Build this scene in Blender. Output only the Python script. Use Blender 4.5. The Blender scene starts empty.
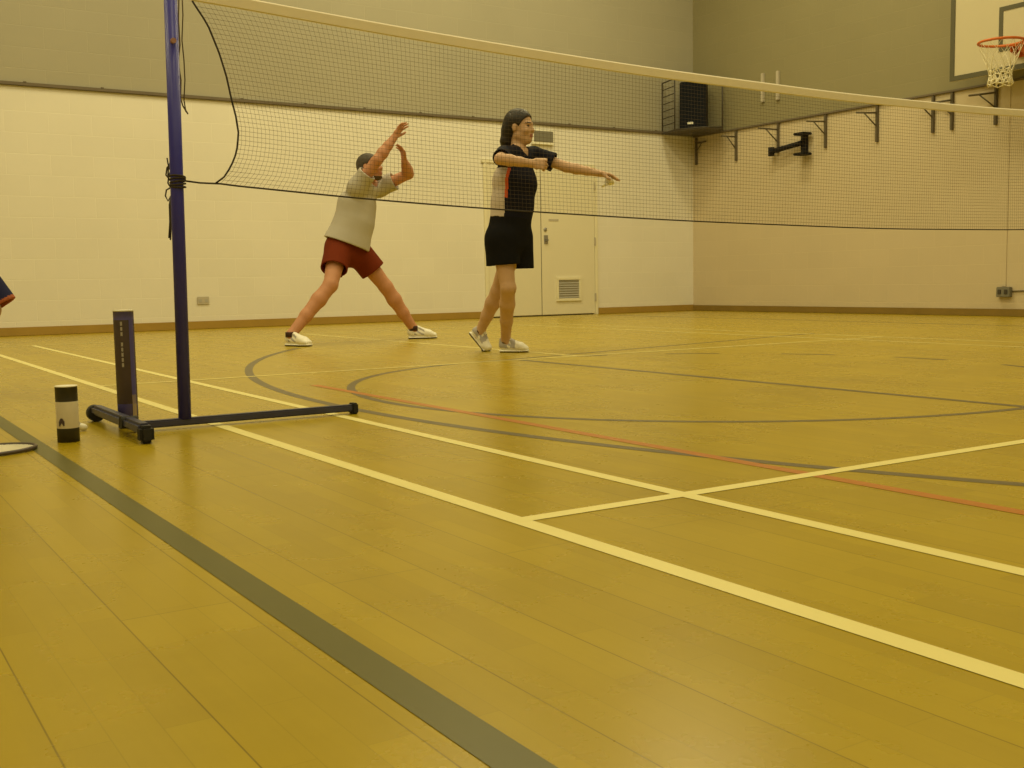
import bpy, bmesh, math, random
import numpy as np
from mathutils import Vector, Matrix

random.seed(7)
SC = bpy.context.scene
COL = SC.collection

# ------------------------------------------------------------------ camera, light, exposure
F_PX, PITCH, ROLL, YAW = 1095.5, 0.0930, -0.01714, 0.5686
CAM = np.array([-1.2128, -3.8706, 0.4961])


def camera_axes():
    fw = np.array([math.sin(YAW) * math.cos(PITCH), math.cos(YAW) * math.cos(PITCH), -math.sin(PITCH)])
    r0 = np.array([math.cos(YAW), -math.sin(YAW), 0.0])
    u0 = np.cross(r0, fw)
    r = r0 * math.cos(ROLL) + u0 * math.sin(ROLL)
    u = -r0 * math.sin(ROLL) + u0 * math.cos(ROLL)
    return r, u, fw


RV, UV, FV = camera_axes()
cd = bpy.data.cameras.new('camera')
cd.sensor_width = 36.0
cd.lens = F_PX * 36.0 / 1024.0
cd.clip_end = 100
co = bpy.data.objects.new('camera', cd)
COL.objects.link(co)
co.matrix_world = Matrix(((RV[0], UV[0], -FV[0], CAM[0]), (RV[1], UV[1], -FV[1], CAM[1]),
                          (RV[2], UV[2], -FV[2], CAM[2]), (0, 0, 0, 1)))
SC.camera = co

SC.view_settings.view_transform = 'Standard'
SC.view_settings.look = 'None'
SC.view_settings.gamma = 1.0
SC.view_settings.use_curve_mapping = False
SC.view_settings.exposure = 0.0
SC.cycles.use_denoising = True
SC.cycles.max_bounces = 8
SC.cycles.diffuse_bounces = 5
SC.cycles.sample_clamp_indirect = 6.0

wd = bpy.data.worlds.new('hall_air')
SC.world = wd
wd.use_nodes = True
wd.node_tree.nodes['Background'].inputs[0].default_value = (1.0, 0.86, 0.46, 1)
wd.node_tree.nodes['Background'].inputs[1].default_value = 0.25

LAMP_COLOUR = (1.0, 0.86, 0.46)
ROOM_H = 7.2
# rows of hall lamps hung below the ceiling
for lx, ly, watts in [(-3.2, -5.5, 55), (-3.2, -1.5, 55), (-3.2, 2.5, 65), (-3.2, 6.3, 68),
                      (0.8, -5.5, 55), (0.8, -1.5, 55), (0.8, 2.5, 75), (0.8, 6.3, 84),
                      (4.8, -5.5, 52), (4.8, -1.5, 55), (4.8, 2.5, 84), (4.8, 6.3, 112),
                      (8.4, -1.5, 32), (8.4, 2.5, 48), (7.8, 6.0, 118)]:
    ld = bpy.data.lights.new('hall_lamp', 'AREA')
    ld.shape = 'RECTANGLE'
    ld.size, ld.size_y = 0.6, 1.8
    ld.energy = watts * 1.06
    ld.color = LAMP_COLOUR
    lo = bpy.data.objects.new('hall_lamp', ld)
    COL.objects.link(lo)
    lo.location = (lx, ly, ROOM_H - 0.35)

def unit(v):
    v = np.array(v, float)
    return v / np.linalg.norm(v)


# ------------------------------------------------------------------ where a photo point lies in the hall


def at(px, py, depth):
    d = RV * ((px - 512) / F_PX) - UV * ((py - 384) / F_PX) + FV
    return CAM + d * depth


def at_z(px, py, z=0.0):
    d = RV * ((px - 512) / F_PX) - UV * ((py - 384) / F_PX) + FV
    return CAM + d * ((z - CAM[2]) / d[2])


# ------------------------------------------------------------------ materials
def mat(name, rgb, rough=0.6, noise=0.06, scale=12.0, metal=0.0, spec=0.4, bump=0.0):
    m = bpy.data.materials.new(name)
    m.use_nodes = True
    nt = m.node_tree
    b = nt.nodes['Principled BSDF']
    b.inputs['Roughness'].default_value = rough
    b.inputs['Metallic'].default_value = metal
    b.inputs['Specular IOR Level'].default_value = spec
    tc = nt.nodes.new('ShaderNodeTexCoord')
    nz = nt.nodes.new('ShaderNodeTexNoise')
    nz.inputs['Scale'].default_value = scale
    nz.inputs['Detail'].default_value = 3
    nt.links.new(tc.outputs['Object'], nz.inputs['Vector'])
    mx = nt.nodes.new('ShaderNodeMix')
    mx.data_type = 'RGBA'
    mx.inputs[6].default_value = tuple(max(0, c * (1 - noise)) for c in rgb) + (1,)
    mx.inputs[7].default_value = tuple(min(1, c * (1 + noise)) for c in rgb) + (1,)
    nt.links.new(nz.outputs['Fac'], mx.inputs[0])
    nt.links.new(mx.outputs[2], b.inputs['Base Color'])
    if bump:
        bp = nt.nodes.new('ShaderNodeBump')
        bp.inputs['Strength'].default_value = bump
        bp.inputs['Distance'].default_value = 0.01
        nt.links.new(nz.outputs['Fac'], bp.inputs['Height'])
        nt.links.new(bp.outputs['Normal'], b.inputs['Normal'])
    return m


def block_mat(name, low, high, zsplit, swap):
    """painted blockwork: pale below the rail, darker paint above; shallow mortar courses"""
    m = bpy.data.materials.new(name)
    m.use_nodes = True
    nt = m.node_tree
    N = nt.nodes.new
    lk = nt.links.new
    b = nt.nodes['Principled BSDF']
    b.inputs['Roughness'].default_value = 0.55
    b.inputs['Specular IOR Level'].default_value = 0.25
    geo = N('ShaderNodeNewGeometry')
    sep = N('ShaderNodeSeparateXYZ')
    lk(geo.outputs['Position'], sep.inputs[0])
    cmb = N('ShaderNodeCombineXYZ')
    lk(sep.outputs[1 if swap else 0], cmb.inputs[0])
    add = N('ShaderNodeMath')
    add.operation = 'ADD'
    add.inputs[1].default_value = 0.070
    lk(sep.outputs[2], add.inputs[0])
    lk(add.outputs[0], cmb.inputs[1])
    br = N('ShaderNodeTexBrick')
    br.inputs['Scale'].default_value = 1.0
    br.inputs['Brick Width'].default_value = 0.45
    br.inputs['Row Height'].default_value = 0.2262
    br.inputs['Mortar Size'].default_value = 0.006
    br.inputs['Mortar Smooth'].default_value = 0.6
    br.inputs['Color1'].default_value = (1, 1, 1, 1)
    br.inputs['Color2'].default_value = (.975, .975, .97, 1)
    br.inputs['Mortar'].default_value = (1.03, 1.03, 1.025, 1)
    lk(cmb.outputs[0], br.inputs['Vector'])
    cmpn = N('ShaderNodeMath')
    cmpn.operation = 'GREATER_THAN'
    cmpn.inputs[1].default_value = zsplit
    lk(sep.outputs[2], cmpn.inputs[0])
    mx = N('ShaderNodeMix')
    mx.data_type = 'RGBA'
    mx.inputs[6].default_value = low + (1,)
    mx.inputs[7].default_value = high + (1,)
    lk(cmpn.outputs[0], mx.inputs[0])
    mul = N('ShaderNodeMix')
    mul.data_type = 'RGBA'
    mul.blend_type = 'MULTIPLY'
    mul.inputs[0].default_value = 1.0
    lk(mx.outputs[2], mul.inputs[6])
    lk(br.outputs['Color'], mul.inputs[7])
    nz = N('ShaderNodeTexNoise')
    nz.inputs['Scale'].default_value = 1.3
    nz.inputs['Detail'].default_value = 5
    lk(geo.outputs['Position'], nz.inputs['Vector'])
    rmp = N('ShaderNodeMapRange')
    rmp.inputs[3].default_value = 0.95
    rmp.inputs[4].default_value = 1.05
    lk(nz.outputs['Fac'], rmp.inputs[0])
    mul2 = N('ShaderNodeMix')
    mul2.data_type = 'RGBA'
    mul2.blend_type = 'MULTIPLY'
    mul2.inputs[0].default_value = 1.0
    lk(mul.outputs[2], mul2.inputs[6])
    lk(rmp.outputs[0], mul2.inputs[7])
    lk(mul2.outputs[2], b.inputs['Base Color'])
    bp = N('ShaderNodeBump')
    bp.inputs['Strength'].default_value = 0.22
    bp.inputs['Distance'].default_value = 0.004
    bp.invert = True
    lk(br.outputs['Fac'], bp.inputs['Height'])
    lk(bp.outputs['Normal'], b.inputs['Normal'])
    return m


def floor_mat():
    """varnished hardwood strips, three to a board, running along the badminton sidelines"""
    m = bpy.data.materials.new('varnished_strip_floor')
    m.use_nodes = True
    nt = m.node_tree
    N = nt.nodes.new
    lk = nt.links.new
    b = nt.nodes['Principled BSDF']
    b.inputs['Roughness'].default_value = 0.34
    b.inputs['Specular IOR Level'].default_value = 0.30
    geo = N('ShaderNodeNewGeometry')
    mp = N('ShaderNodeMapping')
    mp.inputs['Rotation'].default_value = (0, 0, math.pi / 2)
    lk(geo.outputs['Position'], mp.inputs['Vector'])

    def brick(w, h, c1, c2, mo, size, off):
        br = N('ShaderNodeTexBrick')
        br.offset = off
        br.inputs['Scale'].default_value = 1.0
        br.inputs['Brick Width'].default_value = w
        br.inputs['Row Height'].default_value = h
        br.inputs['Mortar Size'].default_value = size
        br.inputs['Mortar Smooth'].default_value = 0.3
        br.inputs['Color1'].default_value = c1
        br.inputs['Color2'].default_value = c2
        br.inputs['Mortar'].default_value = mo
        lk(mp.outputs[0], br.inputs['Vector'])
        return br
    base = (0.405, 0.300, 0.009)
    f = lambda k, w=1.0: (base[0] * k, base[1] * k * w, base[2] * k * w, 1)
    strip = brick(0.47, 0.0566, f(1.05), f(0.94, 0.985), f(0.86), 0.0009, 0.37)
    board = brick(2.2, 0.1698, (1, 1, 1, 1), (.965, .96, .95, 1), (.62, .60, .52, 1), 0.0013, 0.5)
    mul = N('ShaderNodeMix')
    mul.data_type = 'RGBA'
    mul.blend_type = 'MULTIPLY'
    mul.inputs[0].default_value = 1.0
    lk(strip.outputs['Color'], mul.inputs[6])
    lk(board.outputs['Color'], mul.inputs[7])
    nz = N('ShaderNodeTexNoise')
    nz.inputs['Scale'].default_value = 1.6
    nz.inputs['Detail'].default_value = 6
    nz.inputs['Roughness'].default_value = 0.65
    lk(geo.outputs['Position'], nz.inputs['Vector'])
    rmp = N('ShaderNodeMapRange')
    rmp.inputs[1].default_value = 0.3
    rmp.inputs[2].default_value = 0.7
    rmp.inputs[3].default_value = 0.93
    rmp.inputs[4].default_value = 1.07
    lk(nz.outputs['Fac'], rmp.inputs[0])
    mp2 = N('ShaderNodeMapping')
    mp2.inputs['Scale'].default_value = (60, 3, 1)
    lk(geo.outputs['Position'], mp2.inputs['Vector'])
    gr = N('ShaderNodeTexNoise')
    gr.inputs['Scale'].default_value = 1.0
    gr.inputs['Detail'].default_value = 4
    lk(mp2.outputs[0], gr.inputs['Vector'])
    rmp2 = N('ShaderNodeMapRange')
    rmp2.inputs[3].default_value = 0.95
    rmp2.inputs[4].default_value = 1.05
    lk(gr.outputs['Fac'], rmp2.inputs[0])
    mm = N('ShaderNodeMath')
    mm.operation = 'MULTIPLY'
    lk(rmp.outputs[0], mm.inputs[0])
    lk(rmp2.outputs[0], mm.inputs[1])
    mul2 = N('ShaderNodeMix')
    mul2.data_type = 'RGBA'
    mul2.blend_type = 'MULTIPLY'
    mul2.inputs[0].default_value = 1.0
    lk(mul.outputs[2], mul2.inputs[6])
    lk(mm.outputs[0], mul2.inputs[7])
    lk(mul2.outputs[2], b.inputs['Base Color'])
    rr = N('ShaderNodeMapRange')
    rr.inputs[3].default_value = 0.245
    rr.inputs[4].default_value = 0.305
    lk(nz.outputs['Fac'], rr.inputs[0])
    lk(rr.outputs[0], b.inputs['Roughness'])
    return m


M = {}
M['floor'] = floor_mat()
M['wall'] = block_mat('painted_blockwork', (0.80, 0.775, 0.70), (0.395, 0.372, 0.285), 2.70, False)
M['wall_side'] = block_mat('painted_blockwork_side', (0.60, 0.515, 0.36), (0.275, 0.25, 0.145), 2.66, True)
M['ceiling'] = mat('ceiling_paint', (0.70, 0.68, 0.60), 0.8, .03, 2)
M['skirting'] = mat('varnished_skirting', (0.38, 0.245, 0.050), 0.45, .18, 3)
M['skirting_shaded'] = mat('shaded_varnished_skirting', (0.235, 0.155, 0.032), 0.45, .18, 3)  # same varnish, with the right wall's weaker light put into the colour
M['rail'] = mat('dark_painted_rail', (0.155, 0.125, 0.085), 0.6, .1, 6)
M['line_white'] = mat('white_court_paint', (0.82, 0.74, 0.30), 0.36, .03, 8)
M['line_far'] = mat('worn_white_court_paint', (0.74, 0.64, 0.22), 0.36, .05, 8)
M['line_green'] = mat('green_court_paint', (0.098, 0.092, 0.010), 0.36, .08, 8)
M['line_grey'] = mat('dark_grey_court_paint', (0.125, 0.10, 0.050), 0.36, .1, 8)
M['line_red'] = mat('red_court_paint', (0.45, 0.160, 0.008), 0.36, .08, 8)
M['door'] = mat('cream_door_paint', (0.76, 0.72, 0.56), 0.45, .02, 3)
M['door_edge'] = mat('dark_gap', (0.10, 0.085, 0.06), 0.7, .05, 5)
M['frame'] = mat('cream_frame_paint', (0.80, 0.76, 0.58), 0.5, .02, 3)
M['grille'] = mat('grey_grille', (0.42, 0.41, 0.38), 0.5, .05, 10)
M['steel'] = mat('dull_steel', (0.35, 0.34, 0.33), 0.4, .08, 10, metal=0.7)
M['dark_metal'] = mat('dark_brown_metal', (0.060, 0.052, 0.040), 0.55, .1, 8)
M['bracket'] = mat('grey_brown_bracket_paint', (0.115, 0.095, 0.062), 0.55, .1, 8)
M['black'] = mat('black_plastic', (0.012, 0.012, 0.014), 0.6, .1, 8, spec=.15)
M['speaker'] = mat('black_speaker_cloth', (0.010, 0.012, 0.016), 0.85, .2, 60, spec=0.08)
M['blue_post'] = mat('blue_enamel', (0.036, 0.034, 0.33), 0.38, .12, 14)
M['navy_base'] = mat('navy_grey_enamel', (0.050, 0.052, 0.105), 0.42, .15, 14)
M['rubber'] = mat('black_rubber', (0.02, 0.02, 0.02), 0.7, .1, 20)
M['tape'] = mat('white_net_tape', (0.86, 0.80, 0.66), 0.7, .04, 20)
M['twine'] = mat('brown_net_twine', (0.10, 0.072, 0.040), 0.8, .1, 30)
M['cord'] = mat('dark_net_cord', (0.045, 0.036, 0.028), 0.8, .1, 30)
M['copper'] = mat('copper_bolt', (0.36, 0.20, 0.17), 0.4, .1, 30)
M['board'] = mat('cream_backboard', (0.57, 0.52, 0.36), 0.5, .03, 4)
M['board_line'] = mat('grey_green_board_line', (0.10, 0.095, 0.055), 0.5, .06, 8)
M['orange'] = mat('orange_rim_paint', (0.60, 0.15, 0.025), 0.45, .1, 10)
M['white_cord'] = mat('white_hoop_cord', (0.80, 0.75, 0.55), 0.8, .05, 30)
M['sign'] = mat('grey_sign_face', (0.20, 0.19, 0.15), 0.5, .05, 10)
M['pale'] = mat('pale_plate', (0.84, 0.82, 0.70), 0.45, .02, 10)
M['plate'] = mat('grey_beige_plate', (0.50, 0.46, 0.38), 0.45, .04, 10)
M['tube_dark'] = mat('dark_olive_tube_card', (0.040, 0.036, 0.022), 0.5, .2, 25)
M['tube_white'] = mat('pale_tube_label', (0.72, 0.66, 0.52), 0.55, .06, 30)
M['tube_blue'] = mat('blue_tube_card', (0.105, 0.095, 0.36), 0.45, .15, 20)
M['tube_brown'] = mat('dark_brown_tube_print', (0.080, 0.058, 0.060), 0.5, .2, 20)
M['tube_text'] = mat('grey_white_tube_lettering', (0.48, 0.45, 0.42), 0.5, .05, 20)
M['tube_patch'] = mat('beige_tube_print', (0.42, 0.33, 0.22), 0.5, .1, 30)
M['feather'] = mat('white_feather', (0.88, 0.86, 0.76), 0.7, .04, 40)
M['racket'] = mat('dark_racket_frame', (0.085, 0.065, 0.06), 0.35, .1, 20)
M['string'] = mat('white_racket_string', (0.86, 0.82, 0.68), 0.5, .04, 40)
M['grip'] = mat('black_racket_grip', (0.02, 0.02, 0.025), 0.8, .2, 60)
M['skin'] = mat('fair_skin', (0.56, 0.36, 0.225), 0.55, .05, 25)
M['skin_red'] = mat('flushed_skin', (0.54, 0.26, 0.145), 0.55, .05, 25)
M['lip'] = mat('lip_skin', (0.40, 0.15, 0.11), 0.5, .05, 25)
M['eye'] = mat('dark_eye', (0.03, 0.022, 0.02), 0.3, .05, 25)
M['hair'] = mat('black_hair', (0.016, 0.012, 0.010), 0.45, .4, 90, bump=.4)
M['hair_grey'] = mat('short_dark_grey_hair', (0.070, 0.058, 0.045), 0.6, .3, 90, bump=.4)
M['beard'] = mat('brown_beard', (0.085, 0.055, 0.022), 0.8, .3, 90, bump=.4)
M['navy_shirt'] = mat('navy_sports_shirt', (0.012, 0.012, 0.022), 0.75, .15, 20, spec=0.08)
M['white_panel'] = mat('white_shirt_panel', (0.56, 0.49, 0.45), 0.8, .05, 20)
M['orange_trim'] = mat('orange_piping', (0.62, 0.10, 0.02), 0.7, .08, 20)
M['hem_trim'] = mat('dull_orange_hem', (0.36, 0.095, 0.03), 0.8, .08, 20)
M['black_shorts'] = mat('black_shorts_cloth', (0.010, 0.010, 0.012), 0.8, .15, 20, spec=0.08)
M['grey_shirt'] = mat('light_grey_tee', (0.50, 0.475, 0.43), 0.85, .06, 10)
M['red_shorts'] = mat('dark_red_shorts_cloth', (0.17, 0.030, 0.010), 0.8, .1, 12, spec=0.08)
M['navy_shorts'] = mat('navy_shorts_cloth', (0.022, 0.024, 0.075), 0.8, .1, 12, spec=0.08)
M['shoe_white'] = mat('white_shoe_leather', (0.84, 0.82, 0.72), 0.5, .03, 30)
M['shoe_grey'] = mat('grey_shoe_mesh', (0.42, 0.40, 0.40), 0.7, .1, 60)
M['shoe_sole'] = mat('dark_shoe_sole', (0.10, 0.075, 0.05), 0.6, .1, 30)
M['sock'] = mat('dark_ankle_sock', (0.06, 0.03, 0.025), 0.85, .1, 30)


# ------------------------------------------------------------------ mesh helpers
class MB:
    def __init__(s):
        s.v, s.f, s.mi, s.sm = [], [], [], []

    def add(s, verts, faces, mi=0, smooth=False):
        o = len(s.v)
        s.v += [tuple(float(c) for c in p) for p in verts]
        for f in faces:
            s.f.append(tuple(i + o for i in f))
            s.mi.append(mi)
            s.sm.append(smooth)

    def box(s, c, size, rot=None, mi=0, bevel=0.0):
        """box with chamfered vertical and horizontal edges when bevel > 0"""
        c = np.array(c, float)
        h = np.array(size, float) / 2
        R = np.eye(3) if rot is None else np.array(rot, float)
        if bevel <= 0:
            vs = [(x, y, z) for x in (-1, 1) for y in (-1, 1) for z in (-1, 1)]
            vs = [c + R @ (np.array(q) * h) for q in vs]
            fs = [(0, 1, 3, 2), (4, 6, 7, 5), (0, 4, 5, 1), (2, 3, 7, 6), (0, 2, 6, 4), (1, 5, 7, 3)]
            s.add(vs, fs, mi)
            return
        bm = bmesh.new()
        bmesh.ops.create_cube(bm, size=1.0)
        for v in bm.verts:
            v.co = Vector((v.co.x * size[0], v.co.y * size[1], v.co.z * size[2]))
        bmesh.ops.bevel(bm, geom=bm.edges[:], offset=bevel, segments=2, affect='EDGES')
        bm.verts.index_update()
        vs = [c + R @ np.array(v.co) for v in bm.verts]
        fs = [[v.index for v in f.verts] for f in bm.faces]
        bm.free()
        s.add(vs, fs, mi)

    def tube(s, pts, r, n=8, mi=0, cap=True, closed=False):
        pts = [np.array(p, float) for p in pts]
        rs = r if hasattr(r, '__len__') else [r] * len(pts)
        m = len(pts)
        ring = []
        prevu = None
        for i, p in enumerate(pts):
            if closed:
                t = pts[(i + 1) % m] - pts[i - 1]
            else:
                t = pts[min(i + 1, m - 1)] - pts[max(i - 1, 0)]
            t = t / (np.linalg.norm(t) + 1e-12)
            if prevu is None:
                a = np.array([0, 0, 1.0]) if abs(t[2]) < .9 else np.array([1.0, 0, 0])
                u = np.cross(a, t)
            else:
                u = prevu - t * np.dot(prevu, t)
            u = u / (np.linalg.norm(u) + 1e-12)
            prevu = u
            w = np.cross(t, u)
            ring.append([p + rs[i] * (math.cos(2 * math.pi * k / n) * u + math.sin(2 * math.pi * k / n) * w) for k in range(n)])
        vs = [q for rg in ring for q in rg]
        fs = []
        for i in range(m if closed else m - 1):
            j = (i + 1) % m
            for k in range(n):
                k2 = (k + 1) % n
                fs.append((i * n + k, i * n + k2, j * n + k2, j * n + k))
        s.add(vs, fs, mi, True)
        if cap and not closed:
            o = len(s.v) - len(vs)
            s.f.append(tuple(o + k for k in range(n))[::-1])
            s.mi.append(mi)
            s.sm.append(False)
            s.f.append(tuple(o + (m - 1) * n + k for k in range(n)))
            s.mi.append(mi)
            s.sm.append(False)

    def lathe(s, prof, c, n=24, mi=None, axis=None):
        """profile [(r, z, mi)] turned about a vertical (or given) axis at c"""
        c = np.array(c, float)
        ax = np.array([0, 0, 1.0]) if axis is None else np.array(axis, float) / np.linalg.norm(axis)
        a = np.array([1.0, 0, 0]) if abs(ax[0]) < .9 else np.array([0, 1.0, 0])
        u = np.cross(a, ax)
        u /= np.linalg.norm(u)
        w = np.cross(ax, u)
        vs, fs, ms = [], [], []
        for q in prof:
            for k in range(n):
                t = 2 * math.pi * k / n
                vs.append(c + ax * q[1] + q[0] * (math.cos(t) * u + math.sin(t) * w))
        for i in range(len(prof) - 1):
            for k in range(n):
                k2 = (k + 1) % n
                fs.append((i * n + k, i * n + k2, (i + 1) * n + k2, (i + 1) * n + k))
                ms.append(prof[i][2] if len(prof[i]) > 2 else (mi or 0))
        o = len(s.v)
        s.add(vs, fs, 0, True)
        for q, mm_ in enumerate(ms):
            s.mi[len(s.mi) - len(ms) + q] = mm_

    def build(s, name, mats, parent=None):
        me = bpy.data.meshes.new(name)
        me.from_pydata(s.v, [], s.f)
        for m in (mats if isinstance(mats, (list, tuple)) else [mats]):
            me.materials.append(m)
        me.polygons.foreach_set('material_index', s.mi)
        me.polygons.foreach_set('use_smooth', s.sm)
        me.update()
        return link(name, me, parent)


def link(name, me, parent=None):
    o = bpy.data.objects.new(name, me)
    COL.objects.link(o)
    if parent is not None:
        o.parent = parent
        o.matrix_parent_inverse = parent_inverse(parent)
    return o


def parent_inverse(p):
    m = Matrix.Identity(4)
    q = p
    while q is not None:
        m = (Matrix.LocRotScale(q.location, q.rotation_euler, q.scale) if q.parent is None else
             q.matrix_parent_inverse @ Matrix.LocRotScale(q.location, q.rotation_euler, q.scale)) @ m
        q = q.parent
    return m.inverted()


def tag(o, label, cat, group=None):
    o['label'] = label
    o['category'] = cat
    if group:
        o['group'] = group
    return o


def thing(name, label, cat, loc=(0, 0, 0), group=None):
    o = bpy.data.objects.new(name, None)
    COL.objects.link(o)
    o.location = tuple(float(c) for c in loc)
    o.empty_display_size = 0.1
    return tag(o, label, cat, group)


def struct(o):
    o['kind'] = 'structure'
    return o


# ------------------------------------------------------------------ the hall
YB, XR, XL, YF = 9.078, 10.455, -5.2, -7.6
b = MB()
b.box(((XL + XR) / 2, (YF + YB) / 2, -0.05), (XR - XL, YB - YF, 0.10))
FMATS = [M['floor'], M['line_white'], M['line_far'], M['line_green'], M['line_grey'], M['line_red']]


def strip(p, q, w, mi, z):
    p, q = np.array(p, float), np.array(q, float)
    n = max(1, int(np.linalg.norm(q - p) / 0.5))
    t = (q - p) / np.linalg.norm(q - p)
    s_ = np.array([-t[1], t[0]]) * w / 2
    for i in range(n):
        a, c = p + (q - p) * i / n, p + (q - p) * (i + 1) / n
        b.add([(*(a - s_), z), (*(c - s_), z), (*(c + s_), z), (*(a + s_), z)], [(0, 1, 2, 3)], mi)


def arc(c, r, a0, a1, w, mi, z, n=96, dash=None):
    for i in range(n):
        if dash and (i // dash) % 2:
            continue
        t0, t1 = math.radians(a0 + (a1 - a0) * i / n), math.radians(a0 + (a1 - a0) * (i + 1) / n)
        q = [(c[0] + (r + s_) * math.cos(t), c[1] + (r + s_) * math.sin(t), z) for t, s_ in ((t0, -w / 2), (t0, w / 2), (t1, w / 2), (t1, -w / 2))]
        b.add(q, [(0, 1, 2, 3) if a1 < a0 else (0, 1, 2, 3)[::-1]], mi)


# basketball markings
HOOP = (2.58, 0.262)
arc(HOOP, 1.768, 90, 270, 0.040, 4, .0006)
for dc in (74, 49.8, 25.4, 1.3, -23.8, -48, -72):
    arc(HOOP, 1.768, dc + 5.7, dc - 5.7, 0.038, 4, .0006, n=8)
strip((2.58, 0.262 + 1.79), (2.58, 0.262 - 1.79), 0.045, 4, .0007)
strip((2.58, 2.05), (6.2, 2.80), 0.034, 4, .0006)
strip((2.58, -1.53), (8.38, -2.74), 0.040, 4, .0006)
strip((8.38, -7.4), (8.38, 8.4), 0.045, 4, .0006)
arc((7.061, 0.288), 6.465, 262, 141, 0.046, 4, .0006, n=120)
# five a side court
strip((0.885, 1.25), (0.885, -7.5), 0.042, 5, .0008)
# badminton courts
strip((0.005, -6.7), (0.005, 6.7), 0.045, 1, .0010)
strip((0.46, -6.7), (0.46, 6.7), 0.042, 1, .0010)
strip((5.64, -6.7), (5.64, 6.7), 0.04, 2, .0010)
strip((6.10, -6.7), (6.10, 6.7), 0.04, 2, .0010)
strip((0, -1.98), (6.10, -1.98), 0.042, 1, .0011)
strip((0, 1.98), (6.10, 1.98), 0.04, 2, .0011)
strip((3.05, 1.98), (3.05, 6.7), 0.04, 2, .0010)
strip((3.05, -1.98), (3.05, -6.7), 0.04, 1, .0010)
strip((0, 6.7), (6.1, 6.7), 0.04, 2, .0011)
strip((-0.626, -7.5), (-0.626, 8.6), 0.056, 3, .0009)
floor = struct(b.build('floor', FMATS))

b = MB()
b.box(((XL + XR) / 2, YB + .1, ROOM_H / 2), (XR - XL + .4, .2, ROOM_H))
struct(b.build('wall_back', M['wall']))
b = MB()
b.box((XR + .1, (YF + YB) / 2, ROOM_H / 2), (.2, YB - YF, ROOM_H))
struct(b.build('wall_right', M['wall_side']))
b = MB()
b.box((XL - .1, (YF + YB) / 2, ROOM_H / 2), (.2, YB - YF, ROOM_H))
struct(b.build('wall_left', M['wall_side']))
b = MB()
b.box(((XL + XR) / 2, YF - .1, ROOM_H / 2), (XR - XL + .4, .2, ROOM_H))
struct(b.build('wall_front', M['wall']))
b = MB()
b.box(((XL + XR) / 2, (YF + YB) / 2, ROOM_H + .05), (XR - XL + .4, YB - YF + .4, .1))
struct(b.build('ceiling', M['ceiling']))

# rail at the paint change, all along both walls
b = MB()
b.box(((XL + XR) / 2, YB - .016, 2.700), (XR - XL, .032, .040), bevel=.006)
for i in range(20):
    b.box((XL + .5 + i * .8, YB - .022, 2.724), (.03, .02, .012))
struct(b.build('trim_1', M['rail']))
b = MB()
b.box((XR - .016, (YF + YB - .032) / 2, 2.672), (.032, YB - YF - .032, .028), bevel=.006)
struct(b.build('trim_2', M['rail']))

# skirting boards; the back one stops at the doors
DX0, DX1, DXM = 6.70, 8.53, 7.585
b = MB()
for x0, x1 in ((XL, DX0 - .05), (DX1 + .05, XR)):
    b.box(((x0 + x1) / 2, YB - .011, .047), (x1 - x0, .022, .094), bevel=.005)
struct(b.build('baseboard_back', M['skirting']))
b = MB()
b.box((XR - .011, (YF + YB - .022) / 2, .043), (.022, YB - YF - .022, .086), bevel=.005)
struct(b.build('baseboard_right', M['skirting_shaded']))

# pair of cream doors
door = bpy.data.objects.new('door_1', None)
COL.objects.link(door)
door.location = (DXM, YB, 0)
struct(door)
b = MB()
for x in (DX0 - .025, DX1 + .025):
    b.box((x, YB - .012, 1.06), (.05, .026, 2.12), bevel=.004)
b.box((DXM, YB - .012, 2.145), (DX1 - DX0 + .1, .026, .05), bevel=.004)
b.build('door_frame', M['frame'], door)
b = MB()
b.box((DXM, YB - .003, 1.06), (DX1 - DX0, .004, 2.12))
b.build('door_gap', M['door_edge'], door)
for x0, x1 in ((DX0 + .004, DXM - .006), (DXM + .006, DX1 - .004)):
    b = MB()
    b.box(((x0 + x1) / 2, YB - .009, 1.068), (x1 - x0, .012, 2.10), bevel=.003)
    b.build('door_leaf', M['door'], door)
b = MB()
vx0, vx1, vz0, vz1 = 7.83, 8.27, .205, .55
for (cx, cz, w, h) in (((vx0 + vx1) / 2, vz1 - .02, vx1 - vx0, .04), ((vx0 + vx1) / 2, vz0 + .02, vx1 - vx0, .04),
                       (vx0 + .02, (vz0 + vz1) / 2, .04, vz1 - vz0 - .08), (vx1 - .02, (vz0 + vz1) / 2, .04, vz1 - vz0 - .08)):
    b.box((cx, YB - .022, cz), (w, .026, h), bevel=.004)
vent = b.build('door_vent', M['frame'], door)
b = MB()
b.box(((vx0 + vx1) / 2, YB - .016, (vz0 + vz1) / 2), (vx1 - vx0 - .08, .004, vz1 - vz0 - .08))
for i in range(8):
    z = vz0 + .055 + i * .034
    b.box(((vx0 + vx1) / 2, YB - .022, z), (vx1 - vx0 - .08, .014, .004), rot=np.array([[1, 0, 0], [0, .77, -.64], [0, .64, .77]]))
b.build('louvre', M['grille'], vent)
b = MB()
b.box((7.665, YB - .018, 1.085), (.065, .008, .125), bevel=.002)
b.box((7.665, YB - .045, 1.075), (.03, .05, .03), bevel=.006)
b.build('door_handle', M['steel'], door)
b = MB()
b.lathe([(0, .012), (.022, .012), (.028, .006), (.028, -.003)], (7.655, YB - .016, 1.225), 16, axis=(0, -1, 0))
b.build('door_lock', M['steel'], door)
b = MB()
b.box((7.80, YB - .017, 1.362), (.17, .004, .030))
b.build('door_notice', M['plate'], door)
b = MB()
for z in (.25, 1.06, 1.86):
    b.box((DX1 - .002, YB - .026, z), (.022, .022, .12), bevel=.004)
b.build('door_hinge', M['plate'], door)

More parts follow.
